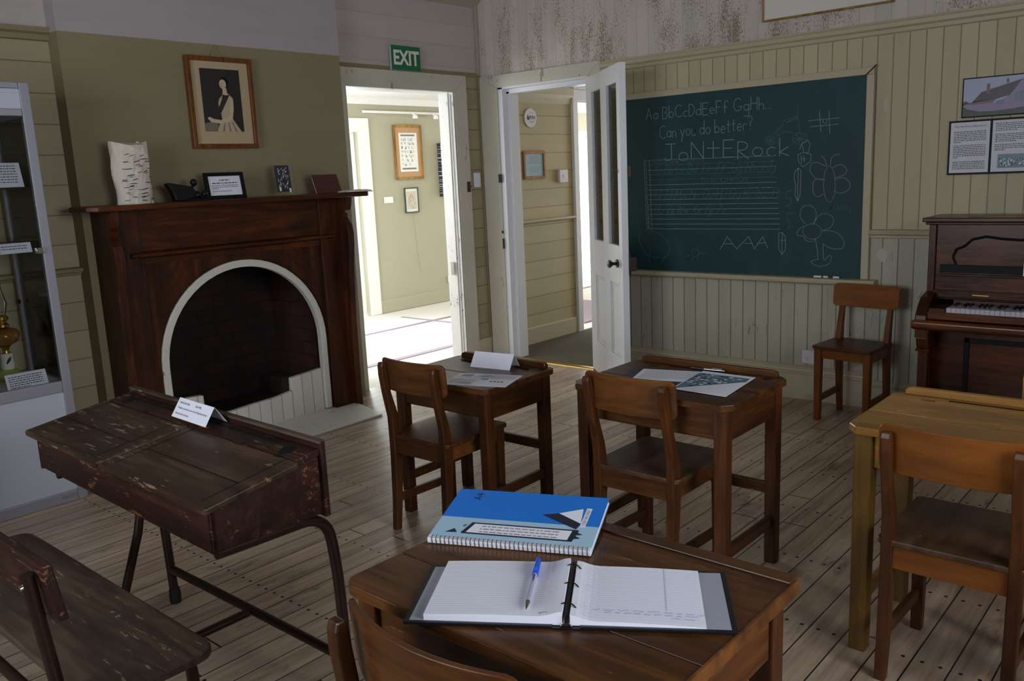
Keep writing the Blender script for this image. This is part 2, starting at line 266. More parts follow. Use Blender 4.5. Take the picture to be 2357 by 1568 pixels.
# ------------------------------------------------------------ mesh helpers
class MB:
    def __init__(s): s.v = []; s.f = []; s.sm = []; s.mi = []; s.cur = 0
    def add(s, vs, fs, smooth=False, mi=None):
        o = len(s.v); s.v += [tuple(p) for p in vs]
        for f in fs: s.f.append([o+i for i in f]); s.sm.append(smooth); s.mi.append(s.cur if mi is None else mi)
        return s
    def box(s, x0, y0, z0, x1, y1, z1):
        v = [(x, y, z) for x in (x0, x1) for y in (y0, y1) for z in (z0, z1)]
        return s.add(v, [(0, 1, 3, 2), (4, 6, 7, 5), (0, 4, 5, 1), (2, 3, 7, 6), (0, 2, 6, 4), (1, 5, 7, 3)])
    def hexa(s, bot, top):
        return s.add(list(bot)+list(top), [(3, 2, 1, 0), (4, 5, 6, 7), (0, 1, 5, 4), (1, 2, 6, 5), (2, 3, 7, 6), (3, 0, 4, 7)])
    def prism(s, pts, axis, a, b, smooth=False):
        """polygon in the two other axes, extruded along axis from a to b"""
        def mk(p, t): return {'x': (t, p[0], p[1]), 'y': (p[0], t, p[1]), 'z': (p[0], p[1], t)}[axis]
        n = len(pts); vs = [mk(p, a) for p in pts]+[mk(p, b) for p in pts]
        s.add(vs, [list(range(n))[::-1], [n+i for i in range(n)]])
        o = len(s.v)-2*n
        for i in range(n):
            j = (i+1) % n; s.f.append([o+i, o+j, o+n+j, o+n+i]); s.sm.append(smooth); s.mi.append(s.cur)
        return s
    def tube(s, pts, r, n=12, caps=True):
        pts = [Vector(p) for p in pts]; k = len(pts); rs = r if isinstance(r, (list, tuple)) else [r]*k
        up = None; rings = []
        for i in range(k):
            t = (pts[min(i+1, k-1)]-pts[max(i-1, 0)]).normalized()
            if up is None: up = Vector((0, 0, 1)) if abs(t.z) < .9 else Vector((1, 0, 0))
            a = t.cross(up).normalized(); b = a.cross(t).normalized(); up = b
            rings.append([pts[i]+a*math.cos(2*PI*j/n)*rs[i]+b*math.sin(2*PI*j/n)*rs[i] for j in range(n)])
        o = len(s.v); s.v += [tuple(p) for R in rings for p in R]
        for i in range(k-1):
            for j in range(n):
                q = (j+1) % n; s.f.append([o+i*n+j, o+i*n+q, o+(i+1)*n+q, o+(i+1)*n+j]); s.sm.append(True); s.mi.append(s.cur)
        if caps:
            s.f.append([o+j for j in range(n)][::-1]); s.f.append([o+(k-1)*n+j for j in range(n)]); s.sm += [False, False]; s.mi += [s.cur]*2
        return s
    def lathe(s, prof, c=(0, 0, 0), n=24, caps=True):
        o = len(s.v)
        for r, z in prof:
            for j in range(n): s.v.append((c[0]+r*math.cos(2*PI*j/n), c[1]+r*math.sin(2*PI*j/n), c[2]+z))
        for i in range(len(prof)-1):
            for j in range(n):
                q = (j+1) % n; s.f.append([o+i*n+j, o+i*n+q, o+(i+1)*n+q, o+(i+1)*n+j]); s.sm.append(True); s.mi.append(s.cur)
        if caps:
            s.f.append([o+j for j in range(n)][::-1]); s.f.append([o+(len(prof)-1)*n+j for j in range(n)]); s.sm += [False]*2; s.mi += [s.cur]*2
        return s
    def bar(s, p, q, wx, wy, up=(0, 0, 1), wx2=None, wy2=None):
        """rectangular bar from p to q; wx across, wy along up"""
        p = Vector(p); q = Vector(q); t = (q-p).normalized(); u = Vector(up)
        if abs(t.dot(u)) > .95: u = Vector((0, 1, 0))
        a = t.cross(u).normalized(); b = a.cross(t).normalized(); wx2 = wx2 or wx; wy2 = wy2 or wy
        B = [p+a*wx/2*i+b*wy/2*j for i, j in ((-1, -1), (1, -1), (1, 1), (-1, 1))]
        T = [q+a*wx2/2*i+b*wy2/2*j for i, j in ((-1, -1), (1, -1), (1, 1), (-1, 1))]
        return s.hexa(B, T)
    def loft(s, rings, smooth=True, caps=True):
        n = len(rings[0]); o = len(s.v)
        for R in rings: s.v += [tuple(p) for p in R]
        for i in range(len(rings)-1):
            for j in range(n):
                q = (j+1) % n; s.f.append([o+i*n+j, o+i*n+q, o+(i+1)*n+q, o+(i+1)*n+j]); s.sm.append(smooth); s.mi.append(s.cur)
        if caps:
            s.f.append([o+j for j in range(n)][::-1]); s.f.append([o+(len(rings)-1)*n+j for j in range(n)]); s.sm += [False]*2; s.mi += [s.cur]*2
        return s
    def ribbon(s, pts, wd, plane='y', at=0.0, th=.0006):
        """flat stroke of width wd through 2D pts on a plane facing -Y ('y') or +Z ('z')"""
        for (x0, y0), (x1, y1) in zip(pts, pts[1:]):
            dx, dy = x1-x0, y1-y0; l = math.hypot(dx, dy)
            if l < 1e-6: continue
            ux, uy = dx/l, dy/l; nx, ny = -uy*wd/2, ux*wd/2; e = wd*.25
            q = [(x0-ux*e+nx, y0-uy*e+ny), (x0-ux*e-nx, y0-uy*e-ny), (x1+ux*e-nx, y1+uy*e-ny), (x1+ux*e+nx, y1+uy*e+ny)]
            if plane == 'y': s.hexa([(a, at, b) for a, b in q], [(a, at-th, b) for a, b in q])
            else: s.hexa([(a, b, at) for a, b in q], [(a, b, at+th) for a, b in q])
        return s
    def xf(s, m, start=0):
        for i in range(start, len(s.v)): s.v[i] = tuple(m @ Vector(s.v[i]))
        return s
    def build(s, name, mat, parent=None, bevel=0, seg=2, world=False, label=None, mats=None, wn=True):
        me = bpy.data.meshes.new(name); bm = bmesh.new()
        inv = WM[parent.name].inverted() if (world and parent is not None) else None
        vs = [bm.verts.new((inv @ Vector(p)) if inv else p) for p in s.v]
        for f, sm, mi in zip(s.f, s.sm, s.mi):
            try: fc = bm.faces.new([vs[i] for i in f])
            except ValueError: continue
            fc.smooth = sm; fc.material_index = mi
        bmesh.ops.recalc_face_normals(bm, faces=bm.faces); bm.to_mesh(me); bm.free()
        for mm in (mats or [mat]): me.materials.append(mm)
        o = bpy.data.objects.new(name, me); COL.objects.link(o)
        if any(s.sm): me.set_sharp_from_angle(angle=math.radians(42))
        if bevel:
            b = o.modifiers.new('bevel', 'BEVEL'); b.width = bevel; b.segments = seg; b.limit_method = 'ANGLE'; b.angle_limit = math.radians(40)
        if parent is not None: o.parent = parent; WM[o.name] = WM[parent.name].copy()
        else: WM[o.name] = Matrix()
        if label: o['label'] = label
        return o
WM = {}
def thing(name, label, cat, loc=(0, 0, 0), rz=0, group=None, kind=None):
    o = bpy.data.objects.new(name, None); COL.objects.link(o); o.location = loc; o.rotation_euler = (0, 0, rz)
    o.empty_display_size = .1
    WM[o.name] = Matrix.Translation(loc) @ Matrix.Rotation(rz, 4, 'Z')
    if kind: o['kind'] = kind
    else: o['label'] = label; o['category'] = cat
    if group: o['group'] = group
    return o
def tag(o, label, cat, group=None):
    o['label'] = label; o['category'] = cat
    if group: o['group'] = group
    return o
def struct(o): o['kind'] = 'structure'; return o
def dup(src, loc, rz, label, group=None):
    def cp(o, par):
        c = o.copy(); COL.objects.link(c); c.parent = par
        for ch in [x for x in COL.objects if x.parent == o and x != c]: cp(ch, c)
        return c
    kids = [x for x in COL.objects if x.parent == src]
    r = src.copy(); COL.objects.link(r); r.location = loc; r.rotation_euler = (0, 0, rz); r['label'] = label
    if group: r['group'] = group
    for k in kids: cp(k, r)
    WM[r.name] = Matrix.Translation(loc) @ Matrix.Rotation(rz, 4, 'Z')
    return r
def text_verts(body, height=None, width=None, spacing=1.0, bold=0.0):
    """returns flat text outline (verts, faces) with its lower left at the origin"""
    cu = bpy.data.curves.new('t', 'FONT'); cu.body = body; cu.size = 1; cu.space_character = spacing; cu.offset = bold; cu.resolution_u = 3
    o = bpy.data.objects.new('t', cu); COL.objects.link(o)
    bpy.context.view_layer.update(); dg = bpy.context.evaluated_depsgraph_get()
    me = bpy.data.meshes.new_from_object(o.evaluated_get(dg))
    vs = [v.co.copy() for v in me.vertices]; fs = [list(p.vertices) for p in me.polygons]
    bpy.data.objects.remove(o); bpy.data.curves.remove(cu); bpy.data.meshes.remove(me)
    if not vs: return [], []
    x0 = min(v.x for v in vs); x1 = max(v.x for v in vs); y0 = min(v.y for v in vs); y1 = max(v.y for v in vs)
    sy = height/(y1-y0) if height else None; sx = width/(x1-x0) if width else sy
    if sy is None: sy = sx
    return [((v.x-x0)*sx, (v.y-y0)*sy) for v in vs], fs
def put_text(mb, body, x, y, height=None, width=None, plane='y', at=0.0, rot=0.0, bold=0.0, spacing=1.0, center=False):
    vs, fs = text_verts(body, height, width, spacing, bold)
    if center and vs:
        mx = max(v[0] for v in vs)/2; vs = [(a-mx, b) for a, b in vs]
    c, s_ = math.cos(rot), math.sin(rot); vs = [(x+a*c-b*s_, y+a*s_+b*c) for a, b in vs]
    if plane == 'y': mb.add([(a, at, b) for a, b in vs], fs)
    else: mb.add([(a, b, at) for a, b in vs], fs)
def fake_lines(mb, x0, x1, ytop, n, pitch, h, plane='y', at=0.0, rnd=None, last=.6, center=False):
    """lines of print too small to read: rows of word-length dashes"""
    rnd = rnd or random
    for i in range(n):
        y = ytop-i*pitch; x = x0; end = x1 if i < n-1 else x0+(x1-x0)*last
        if center: d = rnd.uniform(0, .2)*(x1-x0); x = x0+d; end = x1-d
        while x < end:
            wl = min(rnd.uniform(1.2, 4.5)*h, end-x)
            if plane == 'y': mb.add([(x, at, y-h), (x+wl, at, y-h), (x+wl, at, y), (x, at, y)], [(0, 1, 2, 3)])
            else: mb.add([(x, y-h, at), (x+wl, y-h, at), (x+wl, y, at), (x, y, at)], [(0, 1, 2, 3)])
            x += wl+h*.9
# ============================================================ ROOM SHELL
def shell(name, mat, fn, bevel=0, parent=None, mats=None):
    b = MB(); fn(b); o = b.build(name, mat, parent, bevel, mats=mats, world=parent is not None)
    if parent is None: struct(o)
    return o
shell('floor', M['floor'], lambda b: b.box(0, -6.6, -.08, 6.3, .0, 0))
shell('floor_gallery', M['carpet_light'], lambda b: (b.box(-2.8, -2.3, -.08, -.0, 6.1, -.002)))
shell('floor_corridor', M['carpet_dark'], lambda b: b.box(.0, .001, -.08, 1.3, 3.4, .002))
def wl(b):
    b.box(-.14, -6.6, 0, 0, -2.96, 2.72); b.box(-.14, -2.96, 1.11, 0, -1.73, 2.72); b.box(-.14, -1.73, 0, 0, -1.335, 2.72)
    b.box(-.14, -1.335, 2.09, 0, -.30, 2.72); b.box(-.14, -.30, 0, 0, .0, 2.72)
shell('wall_left', M['wall_left'], wl)
def wb(b):
    # gable wall with the corridor doorway
    b.box(0, 0, 0, .24, .14, 2.72); b.prism([(.24, 2.10), (1.06, 2.10), (1.06, 3.64), (.24, 2.98)], 'y', 0, .14)
    b.prism([(1.06, 0), (6.3, 0), (6.3, 2.80), (3.15, 5.28), (1.06, 3.64)], 'y', 0, .14)
    b.prism([(0, 2.72), (.24, 2.72), (.24, 2.98), (0, 2.79)], 'y', 0, .14)
shell('wall_back', M['wall_back'], wb)
def wr(b):
    b.box(6.3, -6.6, 0, 6.42, 0, .95); b.box(6.3, -6.6, 2.35, 6.42, 0, 2.72); b.box(6.3, -6.6, .95, 6.42, -4.8, 2.35); b.box(6.3, -3.0, .95, 6.42, 0, 2.35)
shell('wall_right', M['wall_left'], wr)
def wf(b):
    b.box(0, -6.72, 0, 6.3, -6.6, .95); b.prism([(0, 2.35), (6.3, 2.35), (6.3, 2.72), (3.15, 5.28), (0, 2.80)], 'y', -6.72, -6.6)
    b.box(0, -6.72, .95, 1.6, -6.6, 2.35); b.box(3.6, -6.72, .95, 6.3, -6.6, 2.35)
shell('wall_front', M['wall_left'], wf)
def ce(b):
    b.prism([(-.14, 2.60), (3.15, 5.2), (6.44, 2.60), (6.44, 2.70), (3.15, 5.32), (-.14, 2.70)], 'y', -6.75, .14)
    b.xf(Matrix.Translation((0, 0, -.01)))
shell('ceiling', M['ceiling'], ce)
for nm, ax in (('window_1', 'r'), ('window_2', 'f')):
    wn = thing(nm, '', '', (6.3, -3.9, .95) if ax == 'r' else (2.6, -6.6, .95), 0, kind='structure')
    b = MB()
    if ax == 'r':
        for (a0, a1, z0, z1) in ((-4.8, -3.0, .95, 1.01), (-4.8, -3.0, 2.29, 2.35), (-4.8, -4.74, .95, 2.35), (-3.06, -3.0, .95, 2.35), (-3.93, -3.87, .95, 2.35), (-4.8, -3.0, 1.62, 1.67)):
            b.box(6.31, a0, z0, 6.35, a1, z1)
        b.build('window_frame', M['white_paint'], wn, world=True); MB().box(6.27, -4.88, .90, 6.36, -2.92, .95).build('window_sill', M['white_paint'], wn, world=True)
        MB().box(6.328, -4.74, 1.01, 6.332, -3.06, 2.29).build('pane', M['glass'], wn, world=True)
    else:
        for (a0, a1, z0, z1) in ((1.6, 3.6, .95, 1.01), (1.6, 3.6, 2.29, 2.35), (1.6, 1.66, .95, 2.35), (3.54, 3.6, .95, 2.35), (2.57, 2.63, .95, 2.35), (1.6, 3.6, 1.62, 1.67)):
            b.box(a0, -6.65, z0, a1, -6.61, z1)
        b.build('window_frame', M['white_paint'], wn, world=True); MB().box(1.52, -6.66, .90, 3.68, -6.57, .95).build('window_sill', M['white_paint'], wn, world=True)
        MB().box(1.66, -6.632, 1.01, 3.54, -6.628, 2.29).build('pane', M['glass'], wn, world=True)

# chimney breast, with the hole for the firebox
def cb(b):
    b.box(0, -3.16, 0, .113, -2.96, 2.72); b.box(0, -1.73, 0, .113, -1.425, 2.72); b.box(0, -2.96, 1.11, .113, -1.73, 2.72)
    b.prism([(0, 2.72), (.113, 2.72), (.113, 2.80)], 'y', -3.16, -1.425)
shell('wall_chimney', M['breast'], cb)

# gallery room and corridor beyond the two doorways
def gw(b):
    b.box(-2.71, -2.3, 0, -2.59, -.56, 2.31); b.box(-2.71, .88, 0, -2.59, 3.5, 2.31); b.box(-2.71, -.56, 1.97, -2.59, .88, 2.31)
    b.box(-2.71, 3.5, 0, -2.59, 4.35, 2.31); b.box(-2.71, 4.35, 2.0, -2.59, 5.6, 2.31); b.box(-2.71, 5.6, 0, -2.59, 6.1, 2.31)
    b.box(-2.71, 6.0, 0, -2.0, 6.1, 2.31); b.box(-.6, 6.0, 0, 0, 6.1, 2.31); b.box(-2.0, 6.0, 0, -.6, 6.1, .8); b.box(-2.0, 6.0, 2.0, -.6, 6.1, 2.31)
shell('wall_gallery', M['gallery_wall'], gw)
def gs(b):
    b.box(-2.71, -2.42, 0, -2.1, -2.3, 2.31); b.box(-.56, -2.42, 0, -.5, -2.3, 2.31); b.box(-2.1, -2.42, 0, -.5, -2.3, .85); b.box(-2.1, -2.42, 2.1, -.5, -2.3, 2.31)
    b.box(-.60, -3.0, 0, -.43, -1.40, 2.31); b.box(-.43, -1.66, 0, -.14, -1.40, 2.31)
shell('wall_gallery_south', M['gallery_wall'], gs)
shell('ceiling_gallery', M['gallery_white'], lambda b: (b.box(-2.71, -2.42, 2.31, -.14, 6.1, 2.37), b.box(-.14, .14, 2.31, 1.42, 3.4, 2.37)))
shell('wall_partition', M['corridor_boards'], lambda b: (b.box(-.14, 0, 0, -.0, 1.19, 2.31), b.box(-.14, 1.19, 2.08, 0, 2.20, 2.31), b.box(-.14, 2.20, 0, 0, 6.1, 2.31)))
shell('wall_corridor', M['corridor_boards'], lambda b: b.box(1.3, .14, 0, 1.42, 3.4, 2.31))
b = MB(); b.box(-2.592, -2.3, 2.245, -2.565, 5.4, 2.31); b.build('trim_12', M['gallery_white'])['kind'] = 'structure'
b = MB(); b.box(-2.592, 1.02, 0, -2.575, 3.4, .145); b.build('baseboard_gallery', M['gallery_wall'], bevel=.006)['kind'] = 'structure'
b = MB()
b.box(-2.592, .88, 0, -2.565, 1.02, 2.10); b.box(-2.592, -.70, 0, -2.565, -.56, 2.10); b.box(-2.592, -.56, 1.96, -2.565, .88, 2.10)
struct(b.build('trim_1', M['gallery_white'], bevel=.004))
# glass door standing in the bright opening of the gallery
gd = thing('door_3', '', '', (-2.65, .16, 0), kind='structure')
b = MB()
for (y0, y1, z0, z1) in ((-.54, -.44, .02, 1.95), (.76, .86, .02, 1.95), (.11, .21, .02, 1.95), (-.44, .76, .02, .22), (-.44, .76, 1.85, 1.95)): b.box(-2.67, y0, z0, -2.63, y1, z1)
b.build('door_frame', M['gallery_white'], gd, .003, world=True)
MB().box(-2.652, -.44, .22, -2.648, .76, 1.85).build('pane', M['glass'], gd, world=True)
# seam lines and stripes on the pale gallery floor
b = MB(); b.box(-1.75, -.9, 0, -1.70, 4.6, .004); b.box(-.62, -1.2, 0, -.55, 4.9, .004); b.box(-2.2, .96, 0, -.5, 1.0, .003)
struct(b.build('trim_13', M['rug']))
tag(MB().box(-1.25, 1.55, -.001, -.20, 2.75, .012).build('floor_rug', M['rug']), 'mauve rug on the gallery floor beyond the corridor opening', 'rug')

# picture rail, chair rail, skirting on the back wall
b = MB(); b.prism([(0, 2.105), (-.012, 2.112), (-.016, 2.13), (-.030, 2.140), (-.034, 2.160), (-.028, 2.168), (-.026, 2.178), (0, 2.182)], 'x', 1.157, 6.3)
struct(b.build('trim_2', M['rail']))
b = MB(); b.prism([(0, 1.0), (-.014, 1.004), (-.016, 1.018), (-.040, 1.026), (-.045, 1.040), (-.038, 1.048), (0, 1.052)], 'x', 2.995, 6.3)
struct(b.build('trim_3', M['rail']))
b = MB(); b.box(1.157, -.016, 0, 2.99, 0, .155); b.prism([(0, .155), (-.020, .155), (-.024, .165), (-.022, .172), (-.034, .178), (-.030, .192), (-.012, .207), (0, .21)], 'x', 1.157, 2.99); b.box(1.157, -.024, 0, 2.99, 0, .03)
struct(b.build('baseboard_back', M['rail']))
b = MB(); b.box(2.99, -.012, 0, 6.3, 0, .13); b.prism([(0, .13), (-.018, .13), (-.026, .145), (-.012, .165), (0, .172)], 'x', 2.99, 6.3)
struct(b.build('baseboard_right', M['rail']))
# left wall rails and skirting, corner bead
b = MB(); b.prism([(0, 2.205), (.016, 2.210), (.018, 2.235), (.034, 2.245), (.036, 2.268), (0, 2.275)], 'y', -6.6, -3.16)
struct(b.build('trim_4', M['rail_dark']))
b = MB(); b.prism([(0, 1.03), (.014, 1.034), (.016, 1.045), (.038, 1.05), (.040, 1.068), (0, 1.075)], 'y', -6.6, -3.16)
struct(b.build('trim_5', M['rail_dark']))
b = MB(); b.box(0, -1.34, 2.196, .010, -.012, 2.225); struct(b.build('trim_6', M['rail_dark']))
b = MB(); b.box(0, -6.6, 0, .016, -3.16, .155); b.box(0, -.168, 0, .016, 0, .155); struct(b.build('baseboard_left', M['rail'], bevel=.005))
b = MB(); b.box(0, -.022, .155, .022, 0, 2.21); struct(b.build('trim_7', M['rail_dark'], bevel=.006))
b = MB(); b.box(0, -.024, 2.21, .024, 0, 2.76); struct(b.build('trim_8', M['ceiling'], bevel=.006))

# doorway in the left wall: mitred casing, rebated jamb
def casing_left(b):
    b.prism([(-.30, 0), (-.168, 0), (-.168, 2.195), (-.30, 2.073)], 'x', 0, .024)          # right leg, mitred at the top
    b.prism([(-1.45, 0), (-1.318, 0), (-1.318, 2.073), (-1.45, 2.195)], 'x', 0, .024)
    b.prism([(-.1685, 2.196), (-.3005, 2.0735), (-1.3175, 2.0735), (-1.4495, 2.196)], 'x', 0, .024)
shell('trim_9', M['head_peel'], casing_left, .002)
b = MB(); b.box(-.13, -.312, 0, .010, -.30, 2.09); b.box(-.13, -.322, 0, -.03, -.30, 2.075); b.box(-.165, -1.335, 0, .010, -1.318, 2.09); b.box(-.165, -1.335, 2.072, .012, -.30, 2.092)
b.box(.010, -.312, 0, .018, -.304, 2.07); b.box(-.012, -.322, 0, -.006, -.315, 2.06)
struct(b.build('door_1', M['white_peel'], bevel=.002))
j = bpy.data.objects['door_1']
b = MB(); b.box(-.075, -.343, .70, -.045, -.334, .80); b.build('strike_plate', M['chrome'], j)
b = MB(); b.box(.023, -.215, 1.33, .029, -.180, 1.41); b.box(.023, -.180, 1.37, .029, -.165, 1.378); b.build('hinge_patch', M['maroon'], j)
b = MB(); b.box(.002, -1.424, 0, .026, -1.345, 2.07)
# corridor doorway in the back wall
def casing_back(b):
    b.prism([(.035, 0), (.20, 0), (.20, 2.10), (.026, 2.19)], 'y', -.024, 0)
    b.prism([(1.055, 0), (1.157, 0), (1.157, 2.19), (1.055, 2.10)], 'y', -.024, 0)
    b.prism([(.0265, 2.1905), (.2005, 2.1005), (1.0545, 2.1005), (1.1565, 2.1905)], 'y', -.024, 0)
shell('trim_10', M['head_peel'], casing_back, .002)
b = MB(); b.box(.20, -.010, 0, .245, .14, 2.10); b.box(.245, .035, 0, .275, .14, 2.068); b.box(1.032, -.008, 0, 1.058, .14, 2.10); b.box(1.006, .035, 0, 1.032, .14, 2.068); b.box(.20, -.010, 2.085, 1.058, .14, 2.105); b.box(.24, .035, 2.052, 1.04, .14, 2.086)
d2 = struct(b.build('door_2', M['white_paint'], bevel=.002))
b = MB(); b.box(.186, -.030, 1.39, .214, -.022, 1.455); b.box(.193, -.033, 1.405, .207, -.029, 1.44); b.build('keeper', M['dark_metal'], d2)
b = MB(); b.box(.196, -.026, .88, .208, -.020, .96); b.box(.190, -.026, 1.0, .205, -.020, 1.02); b.build('strike_plate', M['dark_metal'], d2)
b = MB(); b.prism([(-.03, .0), (-.025, .006), (0, .010), (.02, .010), (.035, .0)], 'x', .2, 1.04)
struct(b.build('trim_11', M['brass']))
# corridor: skirting, dado, cornice and the white casing of the opening at its far end
b = MB(); b.box(0, .14, 0, .016, 1.165, .145); struct(b.build('baseboard_corridor', M['rail'], bevel=.006))
b = MB(); b.prism([(0, 1.03), (.012, 1.034), (.030, 1.045), (.032, 1.062), (0, 1.068)], 'y', .14, 1.165)
b.prism([(0, 2.02), (.010, 2.03), (.014, 2.07), (.04, 2.10), (.044, 2.16), (0, 2.17)], 'y', .14, 1.165); struct(b.build('trim_14', M['rail']))
b = MB(); b.box(0, 1.165, 0, .030, 1.185, 2.16); b.box(-.002, 1.186, 0, .022, 1.245, 2.06); b.box(-.002, 2.13, 0, .022, 2.25, 2.06); b.box(-.002, 1.186, 2.061, .022, 2.25, 2.159)
b.box(0, 1.17, 2.16, .035, 2.27, 2.19); b.box(-.155, 1.191, 0, -.0025, 1.225, 2.079); b.box(-.155, 2.17, 0, -.0025, 2.199, 2.079); b.box(-.155, 1.226, 2.05, -.0025, 2.169, 2.079)
struct(b.build('trim_15', M['white_paint'], bevel=.003))

# half-glazed door leaf standing open into the classroom
ang = math.atan2(-.52, .61)
dl = thing('door_4', '', '', (1.024, -.011, 0), ang, kind='structure')
LW, LT = .86, .042
b = MB(); z0 = .012; z1 = 2.085
b.box(0, 0, z0, .145, LT, z1); b.box(.785, 0, z0, LW, LT, z1); b.box(.395, 0, z0, .54, LT, z1)
for (a, c) in ((.145, .395), (.54, .785)): b.box(a, 0, z0, c, LT, .235); b.box(a, 0, .735, c, LT, .975); b.box(a, 0, 1.975, c, LT, z1)
b.build('door_leaf', M['white_paint'], dl, .0025)
for (a, c) in ((.145, .395), (.54, .785)):
    b = MB(); b.box(a, .012, .235, c, LT-.012, .735)
    for d, e in ((.0, .010), (.018, .006), (.032, .003)):
        for (x0, x1, y0, y1) in ((a+d, a+d+.010, .235+d, .735-d), (c-d-.010, c-d, .235+d, .735-d), (a+d, c-d, .235+d, .245+d), (a+d, c-d, .725-d, .735-d)):
            b.box(x0, .012-e, y0, x1, .013, y1)
    b.build('panel', M['white_paint'], dl, .001)
    MB().box(a, .019, .975, c, .023, 1.975).build('pane', M['glass'], dl)
b = MB(); b.tube([(.745, 0, .86), (.745, -.008, .86)], .027, 20); b.tube([(.745, -.008, .86), (.745, -.02, .86), (.745, -.035, .86), (.745, -.045, .86), (.745, -.060, .86), (.745, -.068, .86)], [.012, .010, .012, .024, .026, .012], 8)
b.build('door_knob', M['dark_metal'], dl)
b = MB(); b.box(LW-.012, LT-.002, .80, LW+.004, LT+.012, .93); b.box(LW-.004, LT, .82, LW+.022, LT+.045, .91); b.tube([(LW-.03, LT+.012, .86), (LW-.03, LT+.06, .86)], [.011, .02], 10)
b.build('rim_lock', M['dark_metal'], dl, .002)
MB().box(LW-.010, LT, 1.40, LW+.018, LT+.020, 1.47).build('bolt_case', M['dark_metal'], dl, .002)
b = MB(); b.tube([(.805, -.0015, 1.44), (.805, .001, 1.44)], .013, 16); b.build('key_hole', M['chrome'], dl)

# ============================================================ FIREPLACE
def arc(cy, cz, r, a0, a1, n): return [(cy+r*math.cos(a0+(a1-a0)*i/n), cz+r*math.sin(a0+(a1-a0)*i/n)) for i in range(n+1)]
CY, CZ, RO, RI = -2.345, .485, .548, .506
b = MB()
b.mi = []; b.cur = 0
# firebox shell: back, sides, arched top and floor
b.box(-.42, -2.893, .0, -.35, -1.797, 1.04)
b.cur = 1; b.box(-.42, -2.95, 0, .11, -2.893, 1.1); b.box(-.42, -1.797, 0, .11, -1.74, 1.1)
b.cur = 2; b.box(-.42, -2.893, 0, .10, -1.797, .09); b.box(-.42, -2.893, 1.04, .11, -1.797, 1.1)
fb = thing('firebox', 'soot-stained brick firebox inside the arched opening of the dark wooden mantelpiece', 'fireplace', (-.15, CY, 0))
o = b.build('brick_lining', None, fb, world=True, mats=[M['brick'], M['brick_side'], M['brick_floor']])
b = MB(); pts = arc(CY, CZ, RO, 0, PI, 28); inn = arc(CY, CZ, RI, 0, PI, 28)
prof = [(CY+RO, .02)]+pts+[(CY-RO, .02), (CY-RI, .02)]+inn[::-1]+[(CY+RI, .02)]
b.prism(prof, 'x', .19, .232); b.build('arch_surround', M['white_brick'], fb, .004, world=True, label='whitewashed arched rim')
b = MB(); b.prism([(CY-RI, 0), (CY+RI, 0), (CY+RI, .285), (-2.075, .268), (-2.078, .185), (-2.2, .17), (-2.35, .165), (-2.5, .155), (-2.665, .15), (-2.668, .29), (-2.74, .295), (-2.82, .30), (CY-RI, .30)], 'x', .180, .215)
b.build('hearth_kerb', M['kerb'], fb, .004, world=True, label='whitewashed brick kerb')
b = MB(); b.box(-.349, -1.95, .091, -.02, -1.798, .20); b.build('hob_ledge', M['brick_floor'], fb, .006, world=True)
b = MB(); b.prism([(.114, -3.07), (.62, -3.07), (.627, -1.715), (.30, -1.632), (.114, -1.632)], 'z', .001, .014)
tag(b.build('hearth_slab', M['hearth'], bevel=.004), 'cream-painted hearth slab on the floorboards in front of the fireplace', 'hearth')

mt = thing('mantelpiece', 'dark mahogany mantelpiece with arched opening, narrow ledge and scrolled sides', 'mantelpiece', (.113, -2.36, 0))
XF = .222
b = MB()
arcp = arc(CY, CZ, RO+.002, PI, 0, 28)
b.prism([(-3.08, .0), (CY-RO-.002, 0)]+arcp+[(CY+RO+.002, 0), (-1.64, .0), (-1.64, 1.355), (-3.08, 1.355)], 'x', .114, XF)
b.build('facing', M['mahog'], mt, world=True)
for s in (-1, 1):   # diagonal boarded spandrels, raised either side of the arch
    sp = MB()
    e = -2.93 if s < 0 else -1.775
    a = arc(CY, CZ, RO+.012, PI/2, PI if s < 0 else 0, 16)
    sp.prism([(CY, 1.068)]+([(e, 1.068)])+[(e, CZ)]+a[::-1], 'x', XF, XF+.006)
    sp.build('spandrel', M['mahog'], mt, world=True)
    g = MB()
    for i in range(9):
        yy = e+s*-.02-s*i*.055*1.0
        p0 = (XF+.0075, e-s*.005, 1.06-i*.075); ln = .52-i*.035
        q = (p0[0], p0[1]-s*ln*.5*(1 if i < 7 else .6), p0[2]+0)
        z2 = min(1.06, p0[2]+.28); dy = (z2-p0[2])
        y2 = p0[1]-s*dy*.9
        if dy > .02 and ((y2-CY)**2+(z2-CZ)**2) > (RO+.02)**2: g.bar(p0, (p0[0], y2, z2), .004, .003, (1, 0, 0))
    g.build('spandrel_bead', M['mahog'], mt, world=True)
sc_prof = [(.114, 0), (.300, 0), (.298, .12), (.300, .34), (.303, .60), (.312, .75), (.322, .93), (.340, 1.05), (.345, 1.13), (.335, 1.18), (.305, 1.215), (.292, 1.235), (.300, 1.255), (.325, 1.275), (.340, 1.305), (.350, 1.355), (.114, 1.355)]
b = MB(); b.prism([(CY-RI-.02, .091), (CY+RI+.02, .091), (CY+RI+.02, .262), (-2.083, .262), (-2.083, .148), (-2.66, .140), (-2.66, .285), (CY-RI-.02, .285)], 'x', .111, .179); b.build('brick_kerb', M['brick_floor'], fb, world=True)
for (a, c) in ((-3.12, -3.075), (-1.645, -1.60)):
    b = MB(); b.prism([(x, z) for x, z in sc_prof], 'y', a, c); b.build('scroll_bracket', M['mahog'], mt, .003, world=True)
for (a, c) in ((-3.075, -2.935), (-1.785, -1.645)):
    b = MB(); b.box(XF, a, 0, .245, c, 1.355); b.box(XF, a, 0, .262, c, .02); b.build('pilaster', M['mahog'], mt, .003, world=True)
